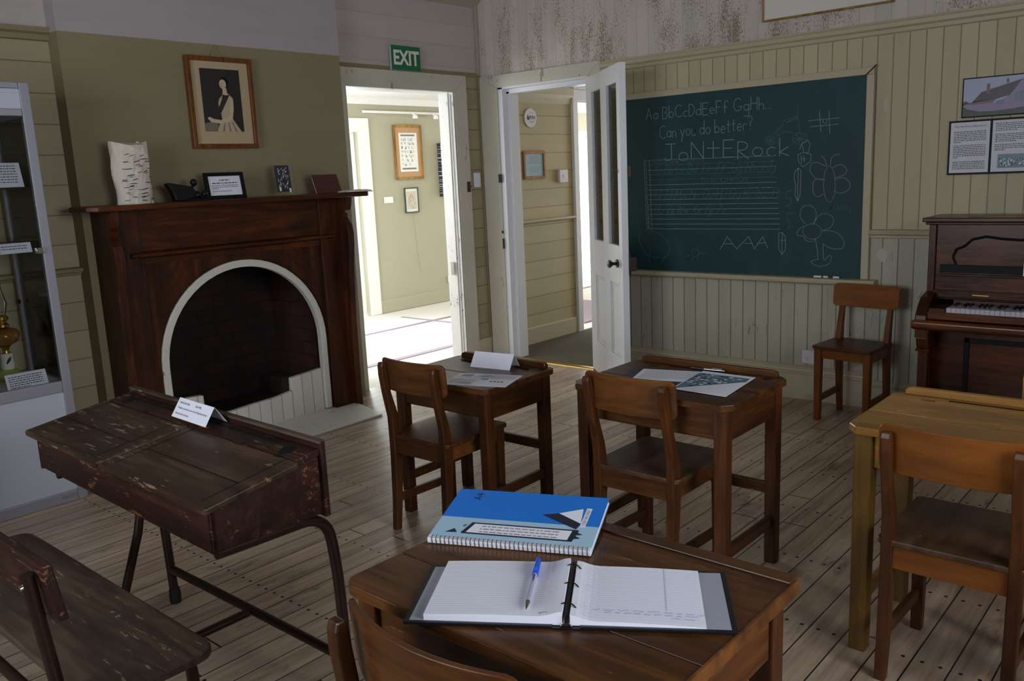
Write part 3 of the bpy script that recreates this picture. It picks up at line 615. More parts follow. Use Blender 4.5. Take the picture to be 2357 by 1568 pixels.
b = MB(); b.box(XF, -2.935, 1.135, .234, -1.785, 1.355); b.build('frieze', M['mahog_h'], mt, .002, world=True)
b = MB(); b.prism([(XF, 1.10), (.25, 1.104), (.275, 1.112), (.278, 1.126), (.27, 1.13), (XF, 1.134)], 'y', -3.0, -1.70); b.build('ledge', M['mahog_h'], mt, world=True)
b = MB(); b.box(XF, -2.935, 1.068, .232, -1.785, 1.10); b.build('frame_board', M['mahog_h'], mt, .002, world=True)
b = MB(); b.prism([(-3.243, .17), (-3.243, .36), (-3.20, .405), (-1.515, .405), (-1.474, .36), (-1.474, .17), (-1.50, .114), (-3.22, .114)][::-1], 'z', 1.357, 1.385)
b.v = [(p[1], p[0], p[2]) for p in b.v]
b.build('mantel_shelf', M['mahog_h'], mt, .006, 3, world=True)

# ============================================================ BLACKBOARD
bb = thing('blackboard', 'large green chalkboard in a cream frame, covered in chalk letters and drawings', 'blackboard', (2.1, -.001, .72))
MB().box(1.22, -.016, .755, 2.965, -.002, 1.925).build('writing_surface', M['board'], bb, world=True)
b = MB(); b.box(1.185, -.03, 1.905, 2.995, -.002, 1.945); b.box(2.955, -.03, .765, 2.997, -.002, 1.905); b.box(1.185, -.03, .765, 1.225, -.002, 1.905)
b.build('board_frame', M['rail'], bb, .003, world=True)
b = MB(); b.prism([(-.002, .722), (-.045, .726), (-.068, .735), (-.072, .75), (-.064, .762), (-.002, .765)], 'x', 1.18, 3.045); b.build('chalk_ledge', M['rail'], bb, .002, world=True)
b = MB(); b.bar((2.951, -.034, 1.902), (3.008, -.034, 1.953), .006, .002, (0, -1, 0)); b.build('corner_crack', M['black'], bb, world=True)
CHALK = [[(2.689,1.735),(2.7,1.611)],[(2.744,1.728),(2.752,1.6)],[(2.622,1.681),(2.804,1.684)],[(2.636,1.646),(2.801,1.65)],[(2.734,1.67),(2.731,1.662),(2.722,1.659),(2.714,1.663),(2.71,1.672),(2.713,1.68),(2.722,1.683),(2.73,1.679),(2.734,1.67)],[(2.421,1.58),(2.418,1.569),(2.411,1.56),(2.399,1.556),(2.387,1.557),(2.375,1.562),(2.367,1.572),(2.364,1.584),(2.367,1.595),(2.375,1.604),(2.386,1.608),(2.399,1.607),(2.41,1.601),(2.418,1.592),(2.421,1.58)],[(2.365,1.589),(2.42,1.575)],[(2.377,1.605),(2.409,1.559)],[(2.398,1.607),(2.387,1.556)],[(2.416,1.595),(2.369,1.569)],[(2.622,1.578),(2.618,1.565),(2.605,1.554),(2.587,1.549),(2.566,1.55),(2.548,1.557),(2.535,1.569),(2.53,1.584),(2.534,1.598),(2.547,1.608),(2.565,1.614),(2.586,1.612),(2.604,1.605),(2.617,1.593),(2.622,1.578)],[(2.531,1.59),(2.621,1.572)],[(2.55,1.61),(2.602,1.552)],[(2.585,1.612),(2.568,1.55)],[(2.614,1.597),(2.538,1.565)],[(2.412,1.614),(2.475,1.675),(2.559,1.708)],[(2.464,1.691),(2.473,1.675),(2.559,1.698),(2.548,1.713),(2.464,1.691)],[(2.563,1.755),(2.559,1.698),(2.576,1.614)],[(2.433,1.608),(2.492,1.629),(2.54,1.616)],[(2.575,1.52),(2.588,1.554),(2.624,1.571),(2.638,1.546),(2.628,1.499),(2.61,1.498)],[(2.588,1.554),(2.6,1.504)],[(2.566,1.49),(2.594,1.501),(2.644,1.487),(2.645,1.447),(2.596,1.417),(2.569,1.45),(2.566,1.49)],[(2.584,1.484),(2.587,1.439)],[(2.6,1.484),(2.606,1.444)],[(2.585,1.465),(2.611,1.463)],[(2.791,1.312),(2.791,1.283),(2.788,1.257),(2.782,1.235),(2.774,1.219),(2.765,1.211),(2.755,1.211),(2.746,1.219),(2.737,1.235),(2.73,1.258),(2.725,1.285),(2.723,1.314),(2.724,1.343),(2.727,1.369),(2.733,1.391),(2.741,1.406),(2.75,1.414),(2.76,1.414),(2.769,1.405),(2.778,1.389),(2.785,1.367),(2.789,1.341),(2.791,1.312)],[(2.74,1.416),(2.729,1.453),(2.708,1.474)],[(2.76,1.418),(2.764,1.457),(2.783,1.477),(2.812,1.48)],[(2.735,1.414),(2.678,1.441),(2.646,1.427),(2.643,1.388),(2.68,1.347),(2.732,1.337)],[(2.726,1.34),(2.675,1.342),(2.659,1.307),(2.667,1.257),(2.693,1.242),(2.723,1.256)],[(2.775,1.407),(2.819,1.422),(2.854,1.395),(2.845,1.366),(2.791,1.348)],[(2.787,1.338),(2.841,1.347),(2.876,1.312),(2.863,1.273),(2.814,1.259),(2.788,1.275)],[(2.549,1.391),(2.568,1.412),(2.586,1.395),(2.584,1.259),(2.569,1.216),(2.552,1.249),(2.556,1.31),(2.543,1.361),(2.549,1.391)],[(2.568,1.412),(2.569,1.216)],[(2.718,1.038),(2.715,1.024),(2.708,1.011),(2.696,1.001),(2.68,0.995),(2.663,0.992),(2.645,0.994),(2.629,1.0),(2.617,1.01),(2.608,1.023),(2.605,1.037),(2.608,1.051),(2.615,1.063),(2.628,1.073),(2.643,1.08),(2.661,1.082),(2.678,1.08),(2.694,1.073),(2.706,1.064),(2.715,1.051),(2.718,1.038)],[(2.619,1.081),(2.586,1.127),(2.596,1.177),(2.637,1.192),(2.674,1.172),(2.684,1.126),(2.666,1.081)],[(2.671,1.081),(2.691,1.121),(2.726,1.144),(2.772,1.131),(2.788,1.096),(2.769,1.061),(2.719,1.041)],[(2.719,1.041),(2.78,1.041),(2.826,1.017),(2.852,0.977),(2.843,0.942),(2.793,0.936),(2.741,0.955),(2.729,0.965)],[(2.609,1.07),(2.572,1.039),(2.573,1.014),(2.61,1.009)],[(2.61,1.004),(2.626,0.983),(2.663,0.976),(2.684,0.993)],[(2.682,0.989),(2.695,0.934),(2.7,0.872)],[(2.729,0.965),(2.735,0.873),(2.768,0.897),(2.782,0.88),(2.759,0.843),(2.708,0.831),(2.666,0.845),(2.661,0.861),(2.702,0.872)],[(2.062,0.917),(2.11,0.999),(2.175,0.922),(2.257,1.002),(2.295,0.925),(2.35,1.002),(2.383,0.932)],[(2.084,0.953),(2.148,0.954)],[(2.228,0.958),(2.283,0.959)],[(2.314,0.959),(2.371,0.967)],[(2.453,1.023),(2.477,1.028),(2.497,1.004),(2.497,0.924),(2.475,0.895),(2.455,0.928),(2.453,1.023)],[(2.477,1.028),(2.475,0.895)],[(2.465,0.981),(2.496,0.981)],[(1.474,1.03),(1.549,1.03),(1.643,0.991),(1.689,0.922),(1.668,0.864),(1.587,0.85),(1.506,0.871),(1.458,0.941),(1.453,1.0),(1.474,1.03)],[(1.541,0.919),(1.526,0.842),(1.546,0.796),(1.593,0.78)],[(1.655,0.864),(1.627,0.816)],[(1.91,0.891),(1.905,0.876),(1.891,0.867),(1.874,0.866),(1.86,0.875),(1.854,0.89),(1.86,0.904),(1.874,0.914),(1.891,0.914),(1.905,0.906),(1.91,0.891)],[(1.805,0.862),(1.844,0.875)],[(1.91,0.888),(1.964,0.889)],[(1.869,0.864),(1.86,0.841)],[(1.895,0.865),(1.901,0.837)],[(2.525,1.28),(2.493,1.271),(2.499,1.23),(2.526,1.239),(2.532,1.209),(2.489,1.184)],[(2.554,1.142),(2.506,1.147),(2.501,1.106),(2.528,1.096),(2.513,1.054),(2.545,1.07)]]
SY = -.0165
def smooth(p, n=4):
    if len(p) < 4: return p
    cl = math.hypot(p[0][0]-p[-1][0], p[0][1]-p[-1][1]) < .004; out = []
    g = lambda i: p[i % (len(p)-1)] if cl else p[max(0, min(len(p)-1, i))]
    for i in range(len(p)-1):
        a, b_, c_, d = g(i-1), g(i), g(i+1), g(i+2)
        for k in range(n):
            t = k/n; out.append(tuple(.5*((2*b_[j])+(-a[j]+c_[j])*t+(2*a[j]-5*b_[j]+4*c_[j]-d[j])*t*t+(-a[j]+3*b_[j]-3*c_[j]+d[j])*t**3) for j in (0, 1)))
    return out+[p[-1]]
CURVED = set(range(25, 32)) | set(range(34, 42)) | {49, 50}
c1 = MB(); c2 = MB()
for i, s in enumerate(CHALK):
    (c1 if i < 49 and not (5 <= i < 19) else c2).ribbon(smooth(s) if i in CURVED else s, .003, 'y', SY)
# single-line letters on a grid: baseline 0, x-height 5, capitals 10
def A_(cx, cy, rx, ry, a0, a1, n=9): return [(cx+rx*math.cos(math.radians(a0+(a1-a0)*i/n)), cy+ry*math.sin(math.radians(a0+(a1-a0)*i/n))) for i in range(n+1)]
GL = {
 'A': [[(0, 0), (3, 10), (6, 0)], [(1, 4), (5, 4)]], 'B': [[(0, 0), (0, 10)], [(0, 10)]+A_(1.5, 7.7, 3, 2.3, 90, -90)+[(0, 5.4)], [(0, 5.4)]+A_(1.7, 2.7, 3.4, 2.7, 90, -90)+[(0, 0)]],
 'C': [A_(4, 5, 4, 5, 50, 310, 14)], 'D': [[(0, 0), (0, 10)], [(0, 10)]+A_(.5, 5, 5, 5, 90, -90)+[(0, 0)]], 'E': [[(5, 10), (0, 10), (0, 0), (5, 0)], [(0, 5.2), (4, 5.2)]],
 'F': [[(5, 10), (0, 10), (0, 0)], [(0, 5.2), (4, 5.2)]], 'G': [A_(4, 5, 4, 5, 50, 340, 14)+[(4.5, 3.5)]], 'H': [[(0, 0), (0, 10)], [(5.5, 0), (5.5, 10)], [(0, 5), (5.5, 5)]],
 'I': [[(1, 0), (1, 10)]], 'J': [[(0, 10), (5, 10)], [(3, 10), (3, 1.5)]+A_(1.2, 1.5, 1.8, 1.5, 0, -170)], 'K': [[(0, 0), (0, 10)], [(5, 10), (0, 4.5), (5.5, 0)]], 'L': [[(0, 10), (0, 0), (5, 0)]],
 'M': [[(0, 0), (1, 10), (4, 3), (7, 10), (8, 0)]], 'N': [[(0, 0), (0, 10), (6, 0), (6, 10)]], 'O': [A_(3.5, 5, 3.5, 5, 90, 450, 16)], 'P': [[(0, 0), (0, 10)]+A_(1.5, 7.5, 3, 2.5, 90, -90)+[(0, 5)]],
 'Q': [A_(3.5, 5, 3.5, 5, 90, 450, 16), [(4, 3), (7, -1)]], 'R': [[(0, 0), (0, 10)]+A_(1.5, 7.5, 3, 2.5, 90, -90)+[(0, 5), (5, 0)]], 'S': [A_(3, 7.5, 2.6, 2.5, 30, 270, 9)+A_(3, 2.5, 2.8, 2.5, 90, -160, 9)],
 'T': [[(0, 10), (6, 10)], [(3, 10), (3, 0)]], 'U': [[(0, 10), (0, 3)]+A_(3, 3, 3, 3, 180, 360)+[(6, 10)]], 'V': [[(0, 10), (3, 0), (6, 10)]], 'W': [[(0, 10), (2, 0), (4, 8), (6, 0), (8, 10)]],
 'X': [[(0, 0), (6, 10)], [(0, 10), (6, 0)]], 'Y': [[(0, 10), (3, 5), (6, 10)], [(3, 5), (3, 0)]], 'Z': [[(0, 10), (6, 10), (0, 0), (6, 0)]],
 'a': [A_(2.3, 2.4, 2.3, 2.4, 40, 340, 12), [(4.6, 5), (4.6, 0)]], 'b': [[(0, 10), (0, 0)], A_(2.3, 2.4, 2.3, 2.4, 150, -150, 12)], 'c': [A_(2.4, 2.5, 2.3, 2.5, 50, 310, 10)], 'd': [A_(2.3, 2.4, 2.3, 2.4, 30, 330, 12), [(4.6, 10), (4.6, 0)]],
 'e': [[(.2, 2.6), (4.4, 2.6)]+A_(2.3, 2.5, 2.2, 2.5, 0, 310, 12)], 'f': [A_(3, 8, 1.6, 2, 20, 180, 6)+[(1.4, 0)], [(0, 5), (3.4, 5)]], 'g': [A_(2.3, 2.4, 2.3, 2.4, 40, 340, 12), [(4.6, 5), (4.6, -3)]+A_(2.4, -3, 2.2, 1.8, 0, -150, 6)],
 'h': [[(0, 10), (0, 0)], [(0, 3)]+A_(2, 3, 2, 2, 150, 0, 6)+[(4, 0)]], 'i': [[(.5, 5), (.5, 0)], [(.4, 7.2), (.6, 7.4)]], 'j': [[(2, 5), (2, -3)]+A_(.6, -3, 1.4, 1.4, 0, -140, 5), [(2, 7.2), (2.2, 7.4)]], 'k': [[(0, 10), (0, 0)], [(3.6, 5), (0, 2), (4, 0)]],
 'l': [[(.5, 10), (.5, 0)]], 'm': [[(0, 5), (0, 0)], [(0, 3.5)]+A_(1.5, 3.5, 1.5, 1.5, 150, 0, 5)+[(3, 0)], [(3, 3.5)]+A_(4.5, 3.5, 1.5, 1.5, 150, 0, 5)+[(6, 0)]], 'n': [[(0, 5), (0, 0)], [(0, 3)]+A_(2, 3, 2, 2, 150, 0, 6)+[(4, 0)]],
 'o': [A_(2.3, 2.5, 2.3, 2.5, 90, 450, 14)], 'p': [[(0, 5), (0, -4)], A_(2.3, 2.4, 2.3, 2.4, 150, -150, 12)], 'q': [A_(2.3, 2.4, 2.3, 2.4, 30, 330, 12), [(4.6, 5), (4.6, -4)]], 'r': [[(0, 5), (0, 0)], [(0, 3)]+A_(1.8, 3, 1.8, 2, 150, 40, 5)],
 's': [A_(2, 3.8, 1.6, 1.2, 30, 270, 7)+A_(2, 1.3, 1.8, 1.3, 90, -160, 7)], 't': [[(1.5, 8.5), (1.5, 1)]+A_(2.6, 1, 1.1, 1, 180, 300, 4), [(0, 5.4), (3.6, 5.4)]], 'u': [[(0, 5), (0, 2)]+A_(2, 2, 2, 2, 180, 350, 6)+[(4, 5), (4, 0)]],
 'v': [[(0, 5), (2, 0), (4, 5)]], 'w': [[(0, 5), (1.5, 0), (3, 4), (4.5, 0), (6, 5)]], 'x': [[(0, 5), (4, 0)], [(4, 5), (0, 0)]], 'y': [[(0, 5), (2.2, 0)], [(4.4, 5), (1, -4)]], 'z': [[(0, 5), (4, 5), (0, 0), (4, 0)]],
 '.': [[(0, 0), (.4, .3)]], '?': [A_(2, 8, 2, 2, 170, -60, 8)+[(2, 4.5), (2, 3)], [(2, 0), (2.3, .3)]], '+': [[(0, 5), (6, 5)], [(3, 9), (3, -1)]],
 '1': [[(1, 8), (2, 10), (2, 0)]], '2': [A_(2, 7.5, 2, 2.5, 160, -30, 7)+[(0, 0), (4, 0)]], '3': [A_(2, 7.5, 2, 2.5, 140, -90, 7)+A_(2, 2.5, 2.2, 2.5, 90, -140, 7)], '4': [[(3, 0), (3, 10), (0, 3), (4.5, 3)]], '5': [[(4, 10), (.5, 10), (.5, 5.5)]+A_(2, 3, 2.2, 3, 110, -130, 8)],
 '6': [[(3.5, 10), (.4, 4)]+A_(2.2, 2.6, 2, 2.6, 170, -190, 12)], '7': [[(0, 10), (4, 10), (1, 0)]], '8': [A_(2, 7.5, 1.8, 2.4, 90, 450, 12), A_(2, 2.5, 2.2, 2.6, 90, 450, 12)], '9': [A_(2, 7, 2, 2.8, 0, 360, 12)+[(3.5, 0)]], '0': [A_(2.2, 5, 2.2, 5, 90, 450, 14)]}
def chalk_text(mb, s, x, z, h, x_end=None, rise=0.0, slant=0.0, wd=.004, join=False, jit=.15, gap=1.8):
    rnd = random.Random(hash(s) % 1000 if False else sum(map(ord, s)))
    W = 0
    for ch in s: W += (max(p[0] for st in GL[ch] for p in st)+gap) if ch in GL else 3.4
    k = h/10; kx = ((x_end-x)/W) if x_end else k; cx = 0; last = None
    for ch in s:
        if ch not in GL: cx += 3.4; last = None; continue
        wch = max(p[0] for st in GL[ch] for p in st); dz = rnd.uniform(-jit, jit)*3
        for st in GL[ch]:
            mb.ribbon([(x+(cx+px)*kx+slant*(pz)*k, z+rise*(cx+px)*kx+(pz+dz)*k) for px, pz in st], wd, 'y', SY)
        if join and last: mb.ribbon([last, (x+cx*kx, z+rise*cx*kx+1.5*k)], wd*.8, 'y', SY)
        last = (x+(cx+wch)*kx, z+rise*(cx+wch)*kx+.5*k) if join and ch.islower() else None
        cx += wch+gap
chalk_text(c1, 'Aa BbCcDdEeFf GgHh...', 1.518, 1.765, .075, 2.405, 0.005, wd=.0036)
chalk_text(c1, 'Can you do better?', 1.622, 1.640, .082, 2.285, .02, wd=.0036)
chalk_text(c1, 'JoN+ERock', 1.665, 1.500, .105, 2.535, -.02, wd=.0045, jit=.4)
rows = [1.502-.0327*i for i in range(15)]
for i, z in enumerate(rows): (c1 if i in (0, 2, 5, 6, 7, 8, 9, 10, 11, 12, 13, 14) else c2).ribbon([(1.496+.001*i, z), (2.42+.003*i, z-.012+.0012*i)], .0025, 'y', SY)
c1.ribbon([(1.497, 1.502), (1.511, 1.045)], .003, 'y', SY); c1.ribbon([(1.538, 1.502), (1.552, 1.045)], .003, 'y', SY)
for i in range(14): chalk_text(c1, str(i+1), 1.506+.001*i, rows[i+1]+.006, .018, wd=.0022, gap=1)
chalk_text(c2, 'abcdefghij', 1.565, rows[1]+.006, .026, 1.95, wd=.0022)
chalk_text(c2, 'Aa Bb Cc Dd  Ee  Ff  Gg Hh  Ii Jj', 1.562, rows[3]+.004, .056, 2.43, slant=.35, wd=.0028, join=True)
chalk_text(c2, 'Jonte  LAWSON', 1.921, rows[5]+.006, .028, 2.25, slant=.2, wd=.003)
chalk_text(c2, 'Kk Ll Mm Nn Oo Pp Qq Rr Ss Tt', 1.568, rows[8]+.004, .056, 2.46, slant=.35, wd=.0028, join=True)
chalk_text(c2, 'Uu Vv Ww Xx Yy Zz', 1.568, rows[11]+.004, .056, 2.10, slant=.35, wd=.0028, join=True)
chalk_text(c2, 'Courtney', 2.685, 1.155, .05, 2.90, slant=.2, wd=.002)
c1.build('chalk_writing', M['chalk'], bb, world=True); c2.build('chalk_drawing', M['chalk_faint'], bb, world=True)
for i, (x, rz, L_) in enumerate(((2.712, .05, .045), (2.76, -.25, .03), (2.822, .1, .034))):
    o = MB().tube([(-L_/2, 0, .0065), (L_/2, 0, .0065)], .0062, 10).build('chalk_stick', M['chalk_stick'])
    o.location = (x, -.045, .7655); o.rotation_euler = (0, 0, rz)
    tag(o, ['leftmost and longest white chalk stick on the blackboard ledge', 'short tilted chalk stick between two others on the blackboard ledge', 'rightmost white chalk stick on the blackboard ledge'][i], 'chalk', 'chalk sticks on the blackboard ledge')

wbk = bpy.data.objects['wall_back']
rn = random.Random(12)
for (x, z, rx, rz) in ((3.055, 1.735, .018, .036), (3.065, .905, .030, .040), (3.06, 1.60, .006, .008), (1.9, .24, .004, .007)):
    b = MB(); n = 16; ring = [(x+rx*math.cos(2*PI*i/n)*rn.uniform(.8, 1.1), z+rz*math.sin(2*PI*i/n)*rn.uniform(.8, 1.1)) for i in range(n)]
    b.prism(ring, 'y', -.0012, .0005); b.build('filler_patch', M['patch'], wbk)
# ============================================================ FURNITURE BUILDERS
def rrect(x0, y0, x1, y1, r, n=4):
    out = []
    for cx, cy, a in ((x1-r, y1-r, 0), (x0+r, y1-r, 90), (x0+r, y0+r, 180), (x1-r, y0+r, 270)):
        out += [(cx+r*math.cos(math.radians(a+90*i/n)), cy+r*math.sin(math.radians(a+90*i/n))) for i in range(n+1)]
    return out
def make_chair(name, label, loc, rz, mx, mz, ms, w=.345, d=.355, h=.42, top=.74, bh=.125, lean=.03, sag=.030, group=None, bw=None, side=True, btilt=.012):
    """wooden school chair; local front is +Y, back is -Y"""
    t = thing(name, label, 'chair', loc, rz, group); hw = w/2; hd = d/2; bw = bw or w
    b = MB(); pts = rrect(-hw+.001, -hd, hw-.001, hd+.012, .022)
    b.prism(pts, 'z', h-.018, h); b.build('seat', ms, t, .004)
    px_ = hw-.030
    for s in (-1, 1):
        # back post: one curved upright from floor to backrest
        b = MB(); rings = []
        for z, y, a, c in ((0, -hd-.004, .030, .028), (.12, -hd+.008, .032, .032), (h-.09, -hd+.022, .032, .046), (h-.01, -hd+.024, .032, .050), (h+.07, -hd+.016, .030, .040), (top-bh-.01, -hd+.002-lean*.5, .028, .030), (top-bh*.5, -hd-lean*.8-.002, .028, .030), (top-.030, -hd-lean, .028, .026), (top-.014, -hd-lean, .026, .016)):
            x = s*px_; rings.append([(x-a/2, y-c/2, z), (x+a/2, y-c/2, z), (x+a/2, y+c/2, z), (x-a/2, y+c/2, z)])
        b.loft(rings, smooth=False); b.build('back_post', mz, t, .004)
        b = MB(); x = s*(hw-.028); y = hd-.03
        b.hexa([(x-.016, y-.016, 0), (x+.016, y-.016, 0), (x+.016, y+.016, 0), (x-.016, y+.016, 0)], [(x-.02, y-.02, h-.018), (x+.02, y-.02, h-.018), (x+.02, y+.02, h-.018), (x-.02, y+.02, h-.018)])
        b.build('front_leg', mz, t, .003)
        b = MB(); b.box(s*(hw-.024)-.009, -hd+.045, h-.075, s*(hw-.024)+.009, hd-.048, h-.018); b.build('seat_rail', mx, t, .002)
        if side: b = MB(); b.bar((s*(hw-.028), -hd+.02, .135), (s*(hw-.028), hd-.045, .125), .018, .036); b.build('stretcher', mz, t, .003)
    b = MB(); b.box(-hw+.045, hd-.045, h-.075, hw-.045, hd-.025, h-.018); b.build('seat_rail', mx, t, .002)
    b = MB(); b.box(-hw+.044, -hd+.008, h-.085, hw-.044, -hd+.030, h-.018); b.build('seat_rail', mx, t, .002)
    # bent plywood backrest, hollow towards the sitter, rounded corners
    b = MB(); n = 18; th = .011; hb = bw/2; yb = -hd-lean+.014
    prof = rrect(-hb, top-bh, hb, top, .022, 5)
    def yat(x, z): return yb+sag*(x/hb)**2-.010 - (z-(top-bh))/bh*btilt+.006
    nx, nz = 20, 6; front = []; 
    def zlim(x):
        r = .022; e = hb-abs(x)
        return 0 if e >= r else r-math.sqrt(max(0, r*r-(r-e)**2))
    vs = []; fs = []
    for side_ in (0, 1):
        for i in range(nx+1):
            x = -hb+bw*(.5-.5*math.cos(PI*i/nx)); q = zlim(x)
            for k in range(nz+1):
                z = top-bh+q+(bh-2*q)*k/nz; vs.append((x, yat(x, z)+side_*th, z))
    m = (nx+1)*(nz+1); idx = lambda s_, i, k: s_*m+i*(nz+1)+k
    for i in range(nx):
        for k in range(nz):
            fs.append((idx(0, i, k), idx(0, i+1, k), idx(0, i+1, k+1), idx(0, i, k+1))); fs.append((idx(1, i, k), idx(1, i, k+1), idx(1, i+1, k+1), idx(1, i+1, k)))
        for k in (0, nz): fs.append((idx(0, i, k), idx(1, i, k), idx(1, i+1, k), idx(0, i+1, k)))
    for k in range(nz):
        for i in (0, nx): fs.append((idx(0, i, k), idx(0, i, k+1), idx(1, i, k+1), idx(1, i, k)))
    b.add(vs, fs, True); b.build('backrest', mx, t, .002)
    return t
def make_desk(name, label, loc, rz, w, d, h, mtop, mz, mrail, group=None, leg=.046, chamfer=False, rail=True, ink=.9, flap=.42, ah=.11, wear=None):
    """single wooden school desk; local front (the pupil's side) is -Y"""
    t = thing(name, label, 'desk', loc, rz, group); hw = w/2; hd = d/2; th = .024; yg = -hd+d*flap
    r = .035
    def corner(pts): return pts
    if chamfer: pts = [(-hw, -hd+.035), (-hw+.03, -hd), (hw-.03, -hd), (hw, -hd+.035), (hw, hd-.03), (hw-.03, hd), (-hw+.03, hd), (-hw, hd-.03)]
    else: pts = rrect(-hw, -hd, hw, hd, .032)
    fr = [p for p in pts if p[1] <= 0]; bk = [p for p in pts if p[1] > 0]
    # top in two boards with a narrow joint
    left = [p for p in pts]
    b = MB(); lo = [(max(-hw, min(hw, x)), y) for x, y in pts if y < yg]; lo = sorted(lo, key=lambda p: math.atan2(p[1]+hd*.7, p[0]))
    fpts = [(-hw, yg-.0015)]+[p for p in ([(-hw, -hd+.035), (-hw+.03, -hd), (hw-.03, -hd), (hw, -hd+.035)] if chamfer else rrect(-hw, -hd, hw, hd, .032)[10:20])]+[(hw, yg-.0015)]
    b.prism(fpts, 'z', h-th, h); b.build('desktop_board', mtop, t, .003)
    bpts = [(hw, yg+.0015)]+([(hw, hd-.03), (hw-.03, hd), (-hw+.03, hd), (-hw, hd-.03)] if chamfer else rrect(-hw, -hd, hw, hd, .032)[0:10])+[(-hw, yg+.0015)]
    b = MB(); b.prism(bpts, 'z', h-th, h); b.build('desktop_board', mtop, t, .003)
    lx = hw-.02-leg/2; ly = hd-.018-leg/2
    for sx in (-1, 1):
        for sy in (-1, 1):
            b = MB(); x = sx*lx; y = sy*ly; a = leg/2; c = leg/2*.92
            b.hexa([(x-c, y-c, 0), (x+c, y-c, 0), (x+c, y+c, 0), (x-c, y+c, 0)], [(x-a, y-a, h-th), (x+a, y-a, h-th), (x+a, y+a, h-th), (x-a, y+a, h-th)])
            b.build('leg', mz, t, .004)
        b = MB(); b.box(sx*(lx+.006)-.010, -ly+leg/2, h-th-ah, sx*(lx+.006)+.010, ly-leg/2, h-th); b.build('side_apron', M['walnutY'] if mz is M['walnutZ'] else mrail, t, .002)
        b = MB(); b.bar((sx*lx, -ly+leg*.4, .165), (sx*lx, ly-leg*.4, .165), .022, .042); b.build('stretcher', M['walnutY'] if mz is M['walnutZ'] else mrail, t, .004)
    b = MB(); b.box(-lx+leg/2, -ly-.010, h-th-ah*.92, lx-leg/2, -ly+.010, h-th); b.build('front_apron', mrail, t, .002)
    b = MB(); b.box(-lx+leg/2, ly-.010, h-th-ah, lx-leg/2, ly+.010, h-th); b.build('back_apron', mrail, t, .002)
    b = MB(); b.box(-lx+leg/2, -ly+.01, h-th-ah, lx-leg/2, ly-.01, h-th-ah+.010); b.build('book_shelf', mrail, t)
    b = MB(); b.bar((-lx, ly, .285), (lx, ly, .285), .022, .042); b.build('stretcher', mrail, t, .004)
    if rail:
        b = MB(); x0 = -hw+.035; x1 = hw-.035; z = h
        b.prism([(x0, z), (x0, z+.012), (x0+.006, z+.020), (x0+.02, z+.024), (x1-.02, z+.024), (x1-.006, z+.020), (x1, z+.012), (x1, z)], 'y', hd-.032, hd-.010)
        b.build('pen_rail', mtop, t, .003)
        b = MB(); b.prism(rrect(-hw*.45, hd-.062, hw*.45, hd-.048, .006), 'z', h-.0002, h+.0008); b.build('pen_groove', M['black'], t)
        b = MB(); b.tube([(hw*ink, hd-.062, h-.001), (hw*ink, hd-.062, h+.001)], .017, 20); b.build('inkwell_hole', M['black'], t)
        for s in (-1, 1): b = MB(); b.box(s*hw*.62-.020, hd-.085, h-.0004, s*hw*.62+.020, hd-.078, h+.0015); b.build('hinge', M['dark_metal'], t)
    return t

# ------------------------------------------------------------ the four desks with their chairs
deskA = make_desk('school_desk', 'small brown wooden desk with a blank folded white card, standing before the two doorways', (2.175, -2.48, 0), math.radians(1), .565, .455, .627, M['walnutX'], M['walnutZ'], M['walnutX'], 'single wooden school desks')
deskB = make_desk('school_desk', 'brown wooden desk with cropped corners carrying a black and white group photograph sheet', (3.15, -2.42, 0), 0, .635, .465, .697, M['walnutX'], M['walnutZ'], M['walnutX'], 'single wooden school desks', chamfer=True, ink=.82)
deskD = make_desk('school_desk', 'golden brown worn wooden desk with cropped corners, at the right edge of the photo', (4.145, -2.435, 0), 0, .62, .46, .703, M['goldX'], M['goldZ'], M['goldX'], 'single wooden school desks', chamfer=True, leg=.052)
deskC = make_desk('school_desk', 'brown wooden desk nearest the camera, with a blue notebook and an open ring binder', (3.812, -3.95, 0), 0, .655, .485, .74, M['walnutX'], M['walnutZ'], M['walnutX'], 'single wooden school desks', rail=False, flap=.30)
b = MB(); hw = .655/2; b.box(-hw+.004, .485/2-.034, .7395, hw-.004, .485/2-.001, .7445); b.build('pen_rail', M['walnutX'], deskC, .002)
b = MB(); b.prism([(-.10, .74), (-.10, .770), (-.108, .772), (-.122, .758), (-.145, .750), (-.145, .74)], 'y', .485/2-.003, .485/2+.012); b.build('rail_bracket', M['walnutX'], deskC, .002)
b = MB(); b.prism(rrect(-.06, .485/2-.055, .26, .485/2-.040, .007), 'z', .7398, .7406); b.build('pen_groove', M['chairX'], deskC)
b = MB(); b.box(hw-.004, -.485/2+.02, .716, hw+.003, .485/2-.01, .742); b.build('edge_moulding', M['chairX'], deskC, .002)

make_chair('school_chair', 'brown wooden chair tucked under the small desk with the blank folded white card', (2.183, -2.655, 0), math.radians(1.5), M['chairX'], M['chairZ'], M['chairZ'], .35, .365, .42, .742, .135, .025, group='curved-back wooden school chairs')
make_chair('school_chair', 'brown wooden chair tucked under the desk with the black and white group photograph', (3.112, -2.49, 0), 0, M['chairX'], M['chairZ'], M['seatY'], .362, .365, .42, .765, .135, .045, group='curved-back wooden school chairs')
make_chair('school_chair', 'orange-brown wooden chair with a wide curved back at the golden brown desk', (4.142, -2.56, 0), 0, M['orangeX'], M['chairZ'], M['seatY'], .372, .37, .42, .752, .135, .035, group='curved-back wooden school chairs')
make_chair('school_chair', 'dark wooden chair, its curved back rim rising in front of the open ring binder', (3.792, -4.105, 0), math.radians(-2), M['chairX'], M['chairZ'], M['seatY'], .385, .37, .44, .775, .14, .022, sag=.045, group='curved-back wooden school chairs')
